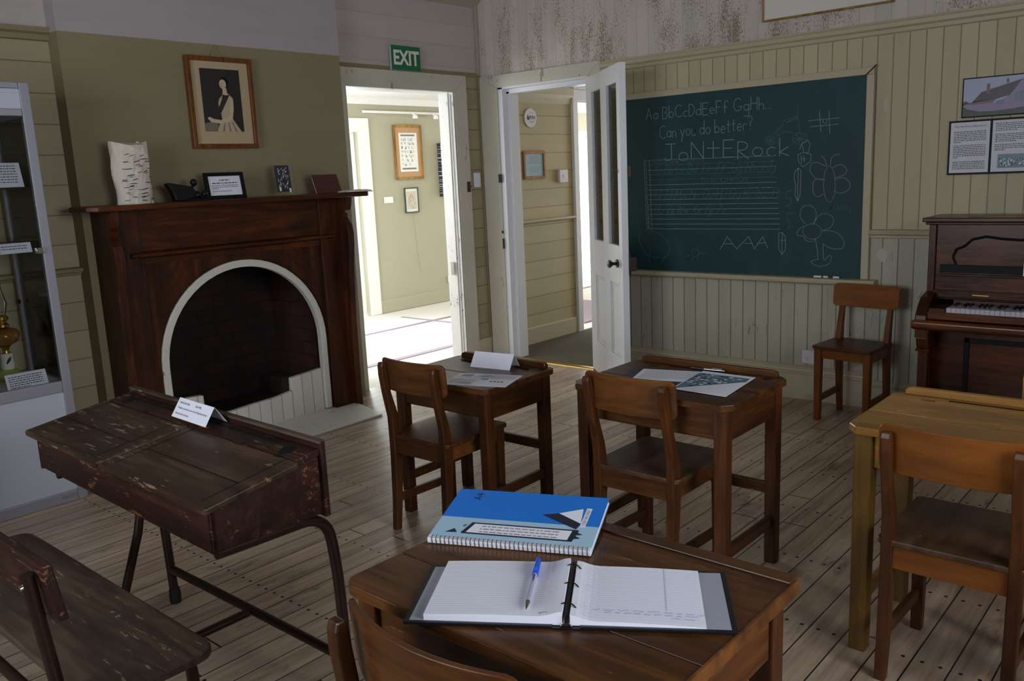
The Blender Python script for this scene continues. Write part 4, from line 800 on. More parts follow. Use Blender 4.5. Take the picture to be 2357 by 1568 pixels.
make_chair('school_chair', 'orange-brown wooden chair standing alone against the wall under the blackboard corner', (3.018, -.292, 0), math.radians(175), M['orangeX'], M['orangeZ'], M['chairZ'], .335, .30, .437, .752, .13, .01, sag=.006, bw=.375)
make_chair('school_chair', 'pale wooden chair peeping in between the golden desk and the piano', (4.315, -1.74, 0), 0, M['pine'], M['pine'], M['pine'], .35, .36, .42, .742, .135, .025, group='curved-back wooden school chairs')

# ------------------------------------------------------------ double desk and its bench
DZ = .783; dd = thing('double_desk', 'dark red double desk with two hinged lids and a brown tubular steel frame', 'desk', (2.32, -3.94, 0), math.radians(-.8))
L0, L1 = -.560, .552; YF, YR = -.165, .165; ZF, ZR = .715, .765
def lid_z(y): return ZF+(ZR-ZF)*(y-YF)/(YR-YF)
b = MB()   # sloping box
t_ = .014
b.hexa([(L0+.012, YF+.012, .588), (L1-.012, YF+.012, .582), (L1-.012, YF+.012+t_, .582), (L0+.012, YF+.012+t_, .588)], [(L0+.012, YF+.012, lid_z(YF)-.02), (L1-.012, YF+.012, lid_z(YF)-.02), (L1-.012, YF+.012+t_, lid_z(YF)-.02), (L0+.012, YF+.012+t_, lid_z(YF)-.02)])
b.build('front_board', M['redX'], dd, .002)
for s, x in ((-1, L0+.012), (1, L1-.012-t_)):
    b = MB(); b.prism([(YF+.012, .583), (YR, .583), (YR, lid_z(YR)-.018), (YF+.012, lid_z(YF)-.020)], 'x', x, x+t_); b.build('side_board', M['redX'], dd, .002, label='scratched dark red side board')
b = MB(); b.box(L0+.02, YF+.03, .590, L1-.02, YR-.01, .600); b.build('bottom_board', M['redX'], dd)
b = MB(); b.box(L0+.005, YR, .575, L1+.002, YR+.016, ZR+.018); b.build('back_board', M['redX'], dd, .003, label='back board with a raised worn top edge')
b = MB(); b.prism([(L0+.005, ZR+.014), (L0+.012, ZR+.022), (L1-.004, ZR+.022), (L1+.002, ZR+.014)], 'y', YR-.004, YR+.019); b.build('rear_rail', M['benchX'], dd, .003)
yh = YR-.075
def slab(x0, x1, y0, y1, th=.018, up=0.0, rr=0):
    return MB().hexa([(x0, y0, lid_z(y0)-th+up), (x1, y0, lid_z(y0)-th+up), (x1, y1, lid_z(y1)-th+up), (x0, y1, lid_z(y1)-th+up)], [(x0, y0, lid_z(y0)+up), (x1, y0, lid_z(y0)+up), (x1, y1, lid_z(y1)+up), (x0, y1, lid_z(y1)+up)])
slab(L0+.004, L1-.004, yh+.002, YR).build('fixed_strip', M['redX'], dd, .002)
for (x0, x1) in ((L0-.010, -.028), (-.006, L1+.012)):
    o = slab(x0, x1, YF-.012, yh, .020).build('lid', M['lidX'], dd, .006, 3)
    b = MB(); xm = x1-.10; ym = (YF+yh)/2-.02
    bb_ = slab(x0+.045, x1-.05, ym-.0012, ym+.0012, .001, .0009); bb_.build('panel_joint', M['black'], o)
    for xx in (x0+.042, x1-.048): slab(xx-.0016, xx+.0016, YF+.01, yh-.004, .001, .0007).build('cleat_joint', M['black'], o)
    slab((x0+x1)/2-.02, (x0+x1)/2+.02, yh-.008, yh+.010, .003, .002).build('hinge', M['dark_metal'], o)
b = slab(-.0275, -.0065, YF-.010, yh, .020, .003); b.build('centre_divider', M['lidX'], dd, .003)
y = YR-.042
for xc in (L1-.085, L0+.085):
    b = MB(); b.add([(xc+.024*math.cos(a*PI/14), y+.024*math.sin(a*PI/14), lid_z(y+.024*math.sin(a*PI/14))+.0008) for a in range(28)], [tuple(range(28))]); b.build('inkwell_hole', M['black'], dd)
b = slab(L1-.090, L1-.062, y-.042, y-.030, .003, .001); b.build('pen_slot', M['black'], dd)
b = slab(L0+.05, -.05, YR-.03, YR-.018, .003, .0012); b.build('pen_groove', M['black'], dd)
b = slab(.02, L1-.15, YR-.03, YR-.018, .003, .0012); b.build('pen_groove', M['black'], dd)
def bend(pts, r=.07, n=7):
    out = [Vector(pts[0])]
    for i in range(1, len(pts)-1):
        a, c, e = Vector(pts[i-1]), Vector(pts[i]), Vector(pts[i+1]); u = (a-c).normalized(); v = (e-c).normalized()
        rr = min(r, (a-c).length*.48, (e-c).length*.48); p = c+u*rr; q = c+v*rr
        for k in range(n+1): tt = k/n; out.append(p*(1-tt)**2+c*2*tt*(1-tt)+q*tt*tt)
    out.append(Vector(pts[-1])); return out
for s, x in ((-1, -.45), (1, .525)):
    fr = MB().tube(bend([(x, .185+(.03 if s > 0 else 0), .0), (x, .175+(.03 if s > 0 else 0), .40), (x, .155+(.03 if s > 0 else 0), .572), (x, -.02, .575), (x, -.14, .578)], .085), .0155, 14).build('frame_tube', M['tube'], dd)
    MB().lathe([(.019, 0), (.021, .03), (.018, .055)], (x, .185+(.03 if s > 0 else 0), 0), 14).build('rubber_foot', M['rubber'], fr)
    if s < 0:
        f2 = MB().tube([(x, .150, .575), (x, .085, .3), (x, -.023, .0)], .015, 14).build('frame_leg', M['tube'], dd)
        MB().lathe([(.019, 0), (.021, .03), (.018, .055)], (x, -.023, 0), 14).build('rubber_foot', M['rubber'], f2)
MB().tube([(-.45, .182, .13), (.525, .208, .13)], .0145, 14).build('cross_tube', M['tube'], dd)
MB().tube([(.06, .178, .13), (.06, -.16, .125), (.06, -.52, .13)], .013, 14).build('link_tube', M['tube'], dd)
# bench
bn = thing('school_bench', 'dark wooden two-seat bench with a scuffed plank seat and tubular frame, at bottom left', 'bench', (2.36, -4.29, 0), 0)
b = MB(); b.prism(rrect(-.575, -.155, .575, .135, .05, 6), 'z', .375, .397); b.build('seat', M['benchX'], bn, .005, 3)
b = MB(); b.hexa([(-.56, -.180, .585), (.535, -.180, .585), (.535, -.160, .585), (-.56, -.160, .585)], [(-.56, -.200, .715), (.535, -.200, .715), (.535, -.178, .715), (-.56, -.178, .715)])
b.build('backrest', M['redX'], bn, .004, label='dark red backrest board with worn edges')
for x in (-.50, .485):
    fr = MB().tube(bend([(x, -.212, .69), (x, -.185, .40), (x, -.150, .365), (x, .05, .362), (x, .105, .34), (x, .115, .0)], .06), .0145, 14).build('frame_tube', M['tube'], bn)
    MB().lathe([(.018, 0), (.020, .03), (.017, .05)], (x, .115, 0), 14).build('rubber_foot', M['rubber'], fr)
    f2 = MB().tube([(x, -.185, .42), (x, -.20, .2), (x, -.215, .0)], .0145, 14).build('frame_leg', M['tube'], bn)
    MB().lathe([(.018, 0), (.020, .03), (.017, .05)], (x, -.215, 0), 14).build('rubber_foot', M['rubber'], f2)
    b = MB(); b.tube([(x, -.228, .665), (x, -.200, .67)], .007, 10); b.build('bolt', M['chrome'], bn)
MB().tube([(-.50, -.182, .33), (.485, -.182, .33)], .0135, 14).build('cross_tube', M['tube'], bn)

# ------------------------------------------------------------ piano
pn = thing('upright_piano', 'brown walnut upright piano with a black-inlaid carved front, against the back wall', 'piano', (4.08, -.25, 0))
X0, X1 = 3.40, 4.80; PB = -.055; PF = -.335
b = MB(); b.box(X0, PF, .0, X0+.035, PB, 1.105); b.build('side_panel', M['pianoZ'], pn, .004, world=True)
b = MB(); b.box(X1-.035, PF, .0, X1, PB, 1.105); b.build('side_panel', M['pianoZ'], pn, .004, world=True)
b = MB(); b.box(X0+.035, PB-.02, .05, X1-.035, PB, 1.10); b.build('back_board', M['pianoZ'], pn, world=True)
b = MB(); b.box(X0-.028, PF-.030, 1.118, X1+.028, PB+.005, 1.140); b.box(X0-.015, PF-.018, 1.104, X1+.015, PB, 1.118); b.build('lid', M['pianoX'], pn, .005, 3, world=True)
for x in (X0+.18, X0+.52, X1-.4): MB().box(x, PF+.03, 1.140, x+.06, PF+.045, 1.144).build('lid_hinge', M['dark_metal'], pn, world=True)
b = MB(); b.box(X0+.035, PF+.012, .76, X1-.035, PF+.03, 1.104); b.build('upper_panel', M['pianoX'], pn, .002, world=True)
up = [(.13, .905), (.115, .94), (.13, .98), (.165, .995), (.20, 1.03), (.26, 1.045), (.33, 1.035), (.41, 1.03), (.50, 1.04), (.60, 1.055), (.70, 1.06), (.80, 1.055), (.90, 1.04), (.99, 1.03), (1.07, 1.035), (1.14, 1.045), (1.20, 1.03), (1.235, .995), (1.27, .98), (1.285, .94), (1.27, .905)]
b = MB(); pts3 = [Vector((X0+x, PF+.010, z)) for x, z in up]; b.tube(pts3, .0065, 8); b.build('carved_moulding', M['black'], pn, world=True)
b = MB(); b.box(X0+.06, PF-.004, .862, X1-.06, PF+.012, .902); b.build('music_shelf_band', M['black'], pn, .002, world=True)
b = MB(); b.box(X0+.06, PF-.016, .845, X1-.06, PF+.012, .858); b.build('music_ledge', M['pianoX'], pn, .003, world=True)
b = MB(); b.box(X0+.035, PF-.02, .735, X1-.035, PF+.012, .775); b.box(X0+.035, PF-.012, .725, X1-.035, PF, .735); b.build('fallboard', M['pianoX'], pn, .004, world=True)
for x in (X0+.22, X0+.62, X1-.5): MB().box(x, PF-.024, .752, x+.075, PF-.018, .757).build('fallboard_hinge', M['brass'], pn, world=True)
KF = PF-.175
for (a, c) in ((X0-.002, X0+.055), (X1-.055, X1+.002)):
    b = MB(); b.prism([(PF, .60), (KF, .60), (KF-.008, .625), (KF, .66), (KF+.03, .70), (KF+.08, .745), (PF, .765)], 'x', a, c); b.build('key_cheek', M['pianoZ'], pn, .006, 3, world=True)
b = MB(); b.box(X0+.055, KF+.02, .64, X0+.135, PF, .700); b.box(X1-.135, KF+.02, .64, X1-.055, PF, .700); b.build('key_block', M['pianoX'], pn, .003, world=True) if False else None
MB().box(X0+.055, KF+.02, .64, X0+.135, PF, .700).build('key_block', M['pianoX'], pn, .003, world=True); MB().box(X1-.135, KF+.02, .64, X1-.055, PF, .700).build('key_block', M['pianoX'], pn, .003, world=True)
b = MB(); b.box(X0+.055, KF+.004, .645, X1-.055, KF+.020, .682); b.build('key_slip', M['pianoX'], pn, .003, world=True)
b = MB(); b.box(X0-.015, KF-.030, .592, X1+.015, PF, .640)
b.build('key_bed', M['pianoX'], pn, .016, 5, world=True)
MB().box(X0+.135, PF-.016, .64, X1-.135, PF-.012, .725).build('name_felt', M['maroon'], pn, world=True)
kx0 = X0+.137; kw = (X1-.137-kx0)/52
for i in range(52): MB().box(kx0+i*kw+.0005, KF+.022, .672, kx0+(i+1)*kw-.0005, PF-.017, .704).build('white_key', M['keys_white'], pn, .001, world=True)
nb_ = 0
for i in range(51):
    if (i % 7) in (0, 2, 3, 5, 6):      # starting on A
        x = kx0+(i+1)*kw; MB().box(x-.0055, KF+.068, .704, x+.0055, PF-.017, .716).build('black_key', M['keys_black'], pn, .0015, world=True)
for (a, c) in ((X0+.004, X0+.062), (X1-.062, X1-.004)):
    b = MB(); b.box(a-.004, KF+.0, .545, c+.004, PF, .592); b.prism([(PF, .545), (KF+.01, .545), (KF+.018, .51), (KF+.035, .48), (PF, .48)], 'x', a, c); b.box(a-.006, KF+.028, .47, c+.006, PF, .482); b.box(a+.004, KF+.042, .05, c-.004, PF-.10, .47); b.box(a-.006, KF+.02, 0, c+.006, PF, .05)
    b.build('console_leg', M['pianoZ'], pn, .004, world=True)
b = MB(); b.box(X0+.035, PF+.012, .10, X1-.035, PF+.03, .592); b.build('lower_panel', M['pianoX'], pn, .002, world=True)
b = MB()
for (x0, x1, z0, z1) in ((X0+.19, X0+.215, .13, .53), (X1-.215, X1-.19, .13, .53), (X0+.19, X1-.19, .505, .53), (X0+.19, X1-.19, .13, .155)): b.box(x0, PF+.004, z0, x1, PF+.013, z1)
b.build('inlay_frame', M['black'], pn, .002, world=True)
b = MB(); b.box(X0+.035, PF-.01, .0, X1-.035, PB, .10); b.build('plinth', M['pianoX'], pn, .003, world=True)
sm = MB().box(0, 0, 0, .22, .002, .11)
sm.xf(Matrix.Translation((3.835, -.352, .859)) @ Matrix.Rotation(math.radians(-6), 4, 'X'))
tag(sm.build('sheet_music', M['paper']), 'white music sheet propped on the piano ledge at the right edge', 'paper')

# ------------------------------------------------------------ glass display cabinet
cb_ = thing('display_cabinet', 'tall aluminium-framed glass display cabinet with a white base, at the left edge', 'cabinet', (.265, -3.92, 0))
Y0, Y1, CX0, CX1 = -4.38, -3.467, .045, .487
def ext(x0, y0, z0, x1, y1, z1, nm='frame_post'): return MB().box(x0, y0, z0, x1, y1, z1).build(nm, M['alu'], cb_, .004, world=True)
for (x, y) in ((CX1-.030, Y1-.042), (CX1-.030, Y0), (CX0, Y1-.030), (CX0, Y0)):
    ext(x, y, .0, x+.030, y+(.042 if x > .3 else .030), 1.946)
for z0, z1 in ((1.918, 1.946), (1.800, 1.832), (.535, .590), (.0, .055)):
    ext(CX1-.026, Y0+.042, z0, CX1-.001, Y1-.042, z1, 'frame_rail')
    ext(CX0+.001, Y0+.030, z0, CX0+.024, Y1-.030, z1, 'frame_rail')
    for y in (Y0+.002, Y1-.027): ext(CX0+.03, y, z0, CX1-.03, y+.025, z1, 'frame_rail')
MB().box(CX1-.016, Y0+.042, 1.832, CX1-.010, Y1-.042, 1.918).build('header_panel', M['panel_white'], cb_, world=True, label='white header panel')
MB().box(CX1-.016, Y0+.042, .055, CX1-.010, Y1-.042, .535).build('lower_panel', M['panel_white'], cb_, world=True, label='white laminate lower panel')
for y in (Y0+.012, Y1-.018): MB().box(CX0+.03, y, .055, CX1-.03, y+.006, .535).build('lower_panel', M['panel_white'], cb_, world=True)
MB().box(CX0+.01, Y0+.03, .055, CX0+.016, Y1-.03, .535).build('lower_panel', M['panel_white'], cb_, world=True)
MB().box(CX0+.004, Y0+.004, 1.900, CX1-.004, Y1-.004, 1.914).build('top_panel', M['panel_white'], cb_, world=True)
MB().box(CX0+.02, Y0+.02, .575, CX1-.02, Y1-.02, .588).build('case_floor', M['panel_white'], cb_, world=True)
MB().box(CX1-.010, Y0+.042, .590, CX1-.005, Y1-.042, 1.800).build('glass_door', M['case_glass'], cb_, world=True)
for y in (Y0+.012, Y1-.016): MB().box(CX0+.03, y, .590, CX1-.03, y+.004, 1.800).build('glass_side', M['case_glass'], cb_, world=True)
for z in (1.250, 1.486): MB().box(CX0+.02, Y0+.02, z, CX1-.018, Y1-.02, z+.006).build('glass_shelf', M['case_glass'], cb_, .001, world=True)
lk = MB(); lk.box(CX1-.004, Y1-.075, 1.192, CX1+.010, Y1-.040, 1.218); lk.tube([(CX1+.010, Y1-.062, 1.205), (CX1+.022, Y1-.062, 1.205)], .014, 18); lk.build('door_lock', M['chrome'], cb_, .001, world=True)
MB().box(CX0+.026, Y1-.04, .93, CX0+.034, Y1-.028, .95).build('shelf_clip', M['black'], cb_, world=True)
MB().box(CX1-.001, Y1-.12, .022, CX1+.0006, Y1-.05, .036).build('name_plate', M['grey_ink'], cb_, world=True)
def case_card(name, y0, y1, z0, z1, x, lines, label, lean=.03):
    o = MB().hexa([(x, y0, z0), (x+.002, y0, z0), (x+.002, y1, z0), (x, y1, z0)], [(x-lean, y0, z1), (x-lean+.002, y0, z1), (x-lean+.002, y1, z1), (x-lean, y1, z1)]).build(name, M['paper'])
    tag(o, label, 'label card', 'label cards in the display cabinet')
    b = MB(); rn = random.Random(int(z0*100)); fake_lines(b, 0, y1-y0-.03, -.012, lines, (z1-z0)/(lines+1), .0035, 'y', 0, rn)
    k = lean/(z1-z0)
    b.v = [(x-lean-(vz)*k+.0026+.0002, y0+.012+vx, z1+vz) for vx, vy, vz in b.v]
    b.build('printed_text', M['ink'], o); WM[o.name] = Matrix()
case_card('label_card', -3.80, -3.535, 1.492, 1.600, .455, 8, 'large printed card on the upper glass shelf of the display cabinet')
case_card('label_card', -3.86, -3.545, 1.200, 1.245, .462, 3, 'narrow printed strip along the middle glass shelf of the display cabinet', .012)
case_card('label_card', -3.735, -3.560, .589, .655, .462, 6, 'printed card in front of the oil lamp on the cabinet floor', .022)
for i, (y, h_) in enumerate(((-3.66, .05), (-3.635, .035), (-3.69, .06))):
    tag(MB().lathe([(.008, 0), (.009, h_*.5), (.005, h_*.6), (.005, h_)], (.30, y, 1.256), 12).build('small_bottle', M['sepia_dark']), 'small dark bottle on the middle glass shelf of the display cabinet', 'bottle', 'dark little bottles in the display cabinet')
lp = thing('oil_lamp', 'antique oil lamp with amber font, painted porcelain stem and clear chimney in the cabinet', 'lamp', (.20, -3.635, .589))
MB().lathe([(.062, 0), (.066, .012), (.060, .03), (.040, .045), (.030, .052)]).build('lamp_base', M['lamp_green'], lp)
MB().lathe([(.028, .052), (.030, .075), (.026, .11), (.029, .128)]).build('stem', M['porcelain'], lp)
MB().tube([(.026, -.012, .08), (.028, .0, .098), (.027, .008, .11)], [.004, .007, .003], 8).build('painted_flower', M['maroon'], lp)
MB().lathe([(.018, .128), (.014, .14), (.018, .155), (.025, .162)]).build('collar', M['brass'], lp)
MB().lathe([(.022, .162), (.052, .178), (.070, .205), (.070, .222), (.058, .240), (.03, .250)]).build('oil_font', M['amber'], lp)
MB().lathe([(.022, .250), (.030, .256), (.030, .266), (.022, .274), (.024, .285), (.034, .292), (.030, .305), (.018, .312)]).build('burner', M['brass'], lp)
MB().lathe([(.022, .300), (.030, .335), (.038, .365), (.030, .40), (.022, .44), (.022, .50), (.025, .51)], caps=False).build('glass_chimney', M['case_glass'], lp)
# ============================================================ SMALL THINGS
def quad_sheet(name, mat, c, rz, w, h, z, th=.0008, nx=1, curl=0):
    b = MB(); b.box(-w/2, -h/2, 0, w/2, h/2, th); o = b.build(name, mat); o.location = (c[0], c[1], z); o.rotation_euler = (0, 0, rz); return o
def tent_card(name, label, c, rz, w, depth, h, z, spread=None, group=None):
    """folded card standing like a tent; ridge along local X, printed face towards local -Y"""
    t = .0008; b = MB()
    b.hexa([(-w/2, -depth/2, 0), (w/2, -depth/2, 0), (w/2, -depth/2+t, 0), (-w/2, -depth/2+t, 0)], [(-w/2, -t/2, h), (w/2, -t/2, h), (w/2, t/2, h), (-w/2, t/2, h)])
    b.hexa([(-w/2, depth/2-t, 0), (w/2, depth/2-t, 0), (w/2, depth/2, 0), (-w/2, depth/2, 0)], [(-w/2, -t/2, h), (w/2, -t/2, h), (w/2, t/2, h), (-w/2, t/2, h)])
    o = b.build(name, M['paper']); o.location = (c[0], c[1], z); o.rotation_euler = (0, 0, rz); tag(o, label, 'card', group); return o
# desk A
tent_card('folded_card', 'blank white folded card standing on the small desk before the doorways', (2.205, -2.365, 0), math.radians(9), .205, .085, .062, .6275)
o = quad_sheet('info_sheet', M['paper'], (2.325, -2.578), math.radians(20), .285, .200, .6275)
tag(o, 'white information sheet with small maps and flags lying on the small desk', 'paper')
b = MB(); rn = random.Random(3); fake_lines(b, -.02, .13, .085, 9, .0085, .0032, 'z', .001, rn); fake_lines(b, -.13, -.02, -.005, 8, .0085, .0032, 'z', .001, rn); b.build('printed_text', M['grey_ink'], o)
for (x, y, w_, h_) in ((-.115, .045, .05, .036), (-.005, .0, .028, .024), (-.08, -.075, .06, .022)): MB().box(x, y, .0008, x+w_, y+h_, .0014).build('printed_map', M['photo_blue'], o)
b = MB(); b.prism([(-.105, .055), (-.09, .075), (-.075, .07), (-.078, .055)], 'z', .0014, .0018); b.build('printed_land', M['gold_frame'], o)
b = MB()
for i in range(4): b.box(.045+i*.016, -.03, .0008, .055+i*.016, -.016, .0014)
for i in range(3): b.ribbon([(-.05+i*.02, .04), (-.03+i*.02, .075), (-.01+i*.02, .05)], .0012, 'z', .0009)
b.build('printed_flags', M['navy'], o)
def dip_pen(name, label, p, q, z, m1, m2=None, r=.004, cat='pen', group=None):
    p = Vector(p); q = Vector(q); L_ = (q-p).length; b = MB()
    b.tube([(0, 0, 0), (L_*.7, 0, 0)], [r*.9, r], 10); o = b.build(name, m1); o.location = (p.x, p.y, z+r); o.rotation_euler = (0, 0, math.atan2(q.y-p.y, q.x-p.x))
    b = MB(); b.tube([(L_*.7, 0, 0), (L_*.9, 0, 0), (L_, 0, -r*.6)], [r*.9, r*.5, .0006], 8); b.build('nib', m2 or M['dark_metal'], o); tag(o, label, cat, group); return o
dip_pen('dip_pen', 'dark dip pen lying left of the blank folded card on the small desk', (2.075, -2.352), (1.965, -2.340), .6275, M['black'])
dip_pen('dip_pen', 'dark dip pen lying right of the blank folded card on the small desk', (2.372, -2.338), (2.27, -2.325), .6275, M['black'])
# desk B
o = quad_sheet('display_folder', M['navy'], (3.165, -2.395), math.radians(18), .33, .205, .6975, .0012); o.location = (3.10, -2.40, .6975)
tag(o, 'dark blue card folder under the group photograph on the desk', 'folder')
o = quad_sheet('text_sheet', M['paper'], (3.09, -2.385), math.radians(17), .235, .165, .6990); tag(o, 'white paper on the dark blue folder, partly hidden by the chair back', 'paper')
b = MB(); fake_lines(b, -.10, .10, .07, 12, .011, .003, 'z', .001, random.Random(5)); b.build('printed_text', M['grey_ink'], o)
ph = MB(); cs = [(3.171, -2.268), (3.256, -2.555), (3.405, -2.552), (3.385, -2.258)]
cs = [(3.165, -2.262), (3.195, -2.55), (3.405, -2.555), (3.372, -2.262)]
ph.prism([(x, y) for x, y in cs], 'z', .6998, .7006); o = ph.build('group_photograph', M['paper']); WM[o.name] = Matrix(); tag(o, 'black and white outdoor group photograph sheet lying on the desk with cropped corners', 'photograph')
def lerp2(u, v):
    a = Vector(cs[0]).lerp(Vector(cs[3]), u); c_ = Vector(cs[1]).lerp(Vector(cs[2]), u); p = a.lerp(c_, v); return (p.x, p.y)
b = MB(); b.prism([lerp2(.0, .12), lerp2(.95, .10), lerp2(.96, .28), lerp2(.5, .62), lerp2(.04, .96), lerp2(.02, .6)], 'z', .7006, .7010); b.build('printed_trees', M['photo_blue'], o)
b = MB(); b2 = MB(); rn = random.Random(11)
for i in range(120):
    u = rn.uniform(.05, .9); v = rn.uniform(.15, .88)
    if v > .92-.62*u: continue
    x, y = lerp2(u, v); r = rn.uniform(.003, .009); tgt = b if rn.random() < .55 else b2
    n = 6; tgt.add([(x+r*math.cos(2*PI*k/n)*1.2, y+r*math.sin(2*PI*k/n)*.8, .7012+(0 if tgt is b else .0002)) for k in range(n)], [tuple(range(n))])
b.build('printed_dark', M['photo_dark'], o); b2.build('printed_faces', M['paper'], o)
bp = thing('ballpoint_pen', 'blue and silver ballpoint pen lying against the rail of the desk with the group photograph', 'pen', (3.105, -2.252, .7035), math.radians(5))
MB().tube([(0, 0, 0), (.012, 0, 0), (.012, 0, 0)], [.0012, .004, .004], 12).build('tip', M['chrome'], bp)
MB().tube([(.012, 0, 0), (.035, 0, 0), (.055, 0, 0)], [.0042, .0055, .0052], 12).build('grip', M['navy'], bp); MB().tube([(.055, 0, 0), (.125, 0, 0)], .0050, 12).build('barrel', M['chrome'], bp)
b = MB(); b.tube([(.125, 0, 0), (.135, 0, 0)], .003, 10); b.build('push_button', M['chrome'], bp); b = MB(); b.box(.085, -.002, .005, .125, .002, .007); b.build('clip', M['chrome'], bp)
dd0 = WM['double_desk']
# double desk card
o = tent_card('folded_card', 'white folded card with printed lines at the back of the dark red double desk', (2.318, -3.815, 0), math.radians(-2), .212, .070, .052, .768)
b = MB(); T1 = 'Double School Desk'; 
def on_card(b0, depth=.070, h=.052, w_=.212):
    # map flat text (x right, z up the slope) to the front slope of the tent
    L_ = math.hypot(depth/2, h); out = []
    b0.v = [(x-w_/2, -depth/2+(z/L_)*depth/2-.0007, (z/L_)*h+.0003) for x, y, z in b0.v]; return b0
put_text(b, T1, .014, .046, width=.062, height=.0068); put_text(b, 'Date 1940s', .112, .046, width=.034, height=.0068)
put_text(b, 'Thought to have been used at the old Fingal State School', .014, .028, width=.178, height=.0075); put_text(b, 'Donated by Mary Knowles', .014, .010, width=.082, height=.0072)
on_card(b).build('printed_text', M['ink'], o)

# notebook on desk C
nt_ = thing('spiral_notebook', 'blue spiral-bound A4 notebook lying tilted at the back of the nearest desk', 'notebook', (3.497, -3.986, .7425), math.radians(24.6))
TI = math.atan2(.024, .205); RX = Matrix.Rotation(TI, 4, 'X')
NL, NW = .328, .205
def nb(name, mat, b, **k): b.xf(RX); return b.build(name, mat, nt_, **k)
nb('pages', M['paper'], MB().box(.002, .004, 0, NL-.002, NW-.002, .010)); nb('back_cover', M['pale_blue'], MB().box(0, 0, -.001, NL, NW, 0))
cz = .0102
nb('front_cover', M['blue'], MB().box(0, .085, cz, NL, NW, cz+.0008)); nb('front_cover', M['pale_blue'], MB().box(0, .010, cz, NL, .085, cz+.0008), label='pale blue lower band of the cover')
z = cz+.0010
nb('title_panel', M['navy'], MB().prism([(.062, .024), (.060, .027), (.072, .068), (.290, .068), (.292, .066), (.286, .024)], 'z', z-.0002, z+.0001))
nb('title_panel', M['paper'], MB().prism([(.070, .029), (.079, .063), (.279, .063), (.276, .029)], 'z', z, z+.0003), label='white panel with printed lines')
b = MB(); tmp = MB()
for i in range(3): fake_lines(tmp, -.255, -.095, -.032-i*.0105, 1, .01, .0032, 'z', 0, random.Random(i), 1)
b.v = [(-x, -y, z+.0006) for x, y, _ in tmp.v]; b.f, b.sm, b.mi = tmp.f, tmp.sm, tmp.mi; nb('printed_text', M['grey_ink'], b)
nb('triangle', M['navy'], MB().prism([(.205, .118), (.238, .128), (.290, .093), (.285, .070)], 'z', z, z+.0002)); nb('triangle', M['paper'], MB().prism([(.238, .128), (.284, .152), (.290, .093)], 'z', z, z+.0002), label='white half of the printed triangle')
nb('side_strip', M['paper'], MB().prism([(.290, .080), (.301, .080), (.302, .155), (.291, .155)], 'z', z, z+.0002))
b = MB(); put_text(b, 'CTEX INK GREX', 0, 0, width=.062, height=.0055, plane='z', at=0); b.v = [(.2990-y, .086+x, z+.0005) for x, y, _ in b.v]; nb('printed_text', M['ink'], b)
b = MB(); put_text(b, 'A4', 0, 0, height=.019, width=.030, plane='z', at=0, bold=-.01); b.v = [(.060-y, .160+x, z+.0003) for x, y, _ in b.v]; nb('size_mark', M['navy'], b)
for (x, s_) in ((.292, 1),):
    pass
for q in ([(.052, .026), (.028, .024), (.043, .040)], [(.064, .060), (.056, .052), (.060, .050)], [(.288, .060), (.302, .052), (.288, .048)], [(.288, .046), (.300, .038), (.287, .034)]): nb('ornament', M['navy'], MB().prism(q, 'z', z, z+.0003))
nb('spiral_edge', M['paper'], MB().box(0, -.002, .0, NL, .011, cz+.0002))
for i in range(36):
    x = .008+i*(NL-.016)/35; pts = [(x+.0015*math.sin(a*.5), .0035+.0075*math.cos(a), .0055+.0078*math.sin(a)) for a in [math.radians(d) for d in range(0, 361, 45)]]
    nb('wire_loop', M['dark_metal'], MB().tube(pts, .0008, 6))
# ring binder
rb = thing('ring_binder', 'open black ring binder with ruled white pages on the nearest desk', 'ring binder', (3.862, -4.001, .7408), math.radians(32.9))
BW, BH = .53, .203
MB().box(-BW/2, -BH/2, 0, -.022, BH/2, .0052).build('cover', M['binder'], rb, .001); MB().box(.022, -BH/2, 0, BW/2, BH/2, .0052).build('cover', M['binder'], rb, .001); MB().box(-.022, -BH/2, 0, .022, BH/2, .0025).build('spine', M['binder'], rb)
MB().box(-BW/2+.009, -BH/2+.006, .005, -.025, BH/2-.006, .0054).build('lining', M['binder_in'], rb); MB().box(.025, -BH/2+.006, .005, BW/2-.009, BH/2-.006, .0054).build('lining', M['binder_in'], rb)
def page_block(x0, x1, h0, h1, edge, name, nlayer=1):
    n = 22; top = []; b = MB(); y0, y1 = -BH/2+.007, BH/2-.002
    def hz(u): return h0+(h1-h0)*u**.6+.0
    rings = []
    for i in range(n+1):
        u = i/n; x = x0+(x1-x0)*u
        z = .0036+max(h0*(1-u)+h1*u, .001)+(.010*math.exp(-((u-(1 if edge < 0 else 0))/.10)**2) if True else 0)+.002*math.sin(u*PI)
        rings.append([(x, y0, .0036), (x, y1, .0036), (x, y1, z), (x, y0, z)])
    b.loft(rings, smooth=False); return b.build(name, M['paper'], rb), lambda x: .0036+max(h0*(1-(x-x0)/(x1-x0))+h1*(x-x0)/(x1-x0), .001)+.010*math.exp(-(((x-x0)/(x1-x0)-(1 if edge < 0 else 0))/.10)**2)+.002*math.sin((x-x0)/(x1-x0)*PI)
pl, zl = page_block(-.232, -.006, .012, .013, -1, 'page_stack'); pr, zr = page_block(.006, .218, .008, .003, 1, 'page_stack')
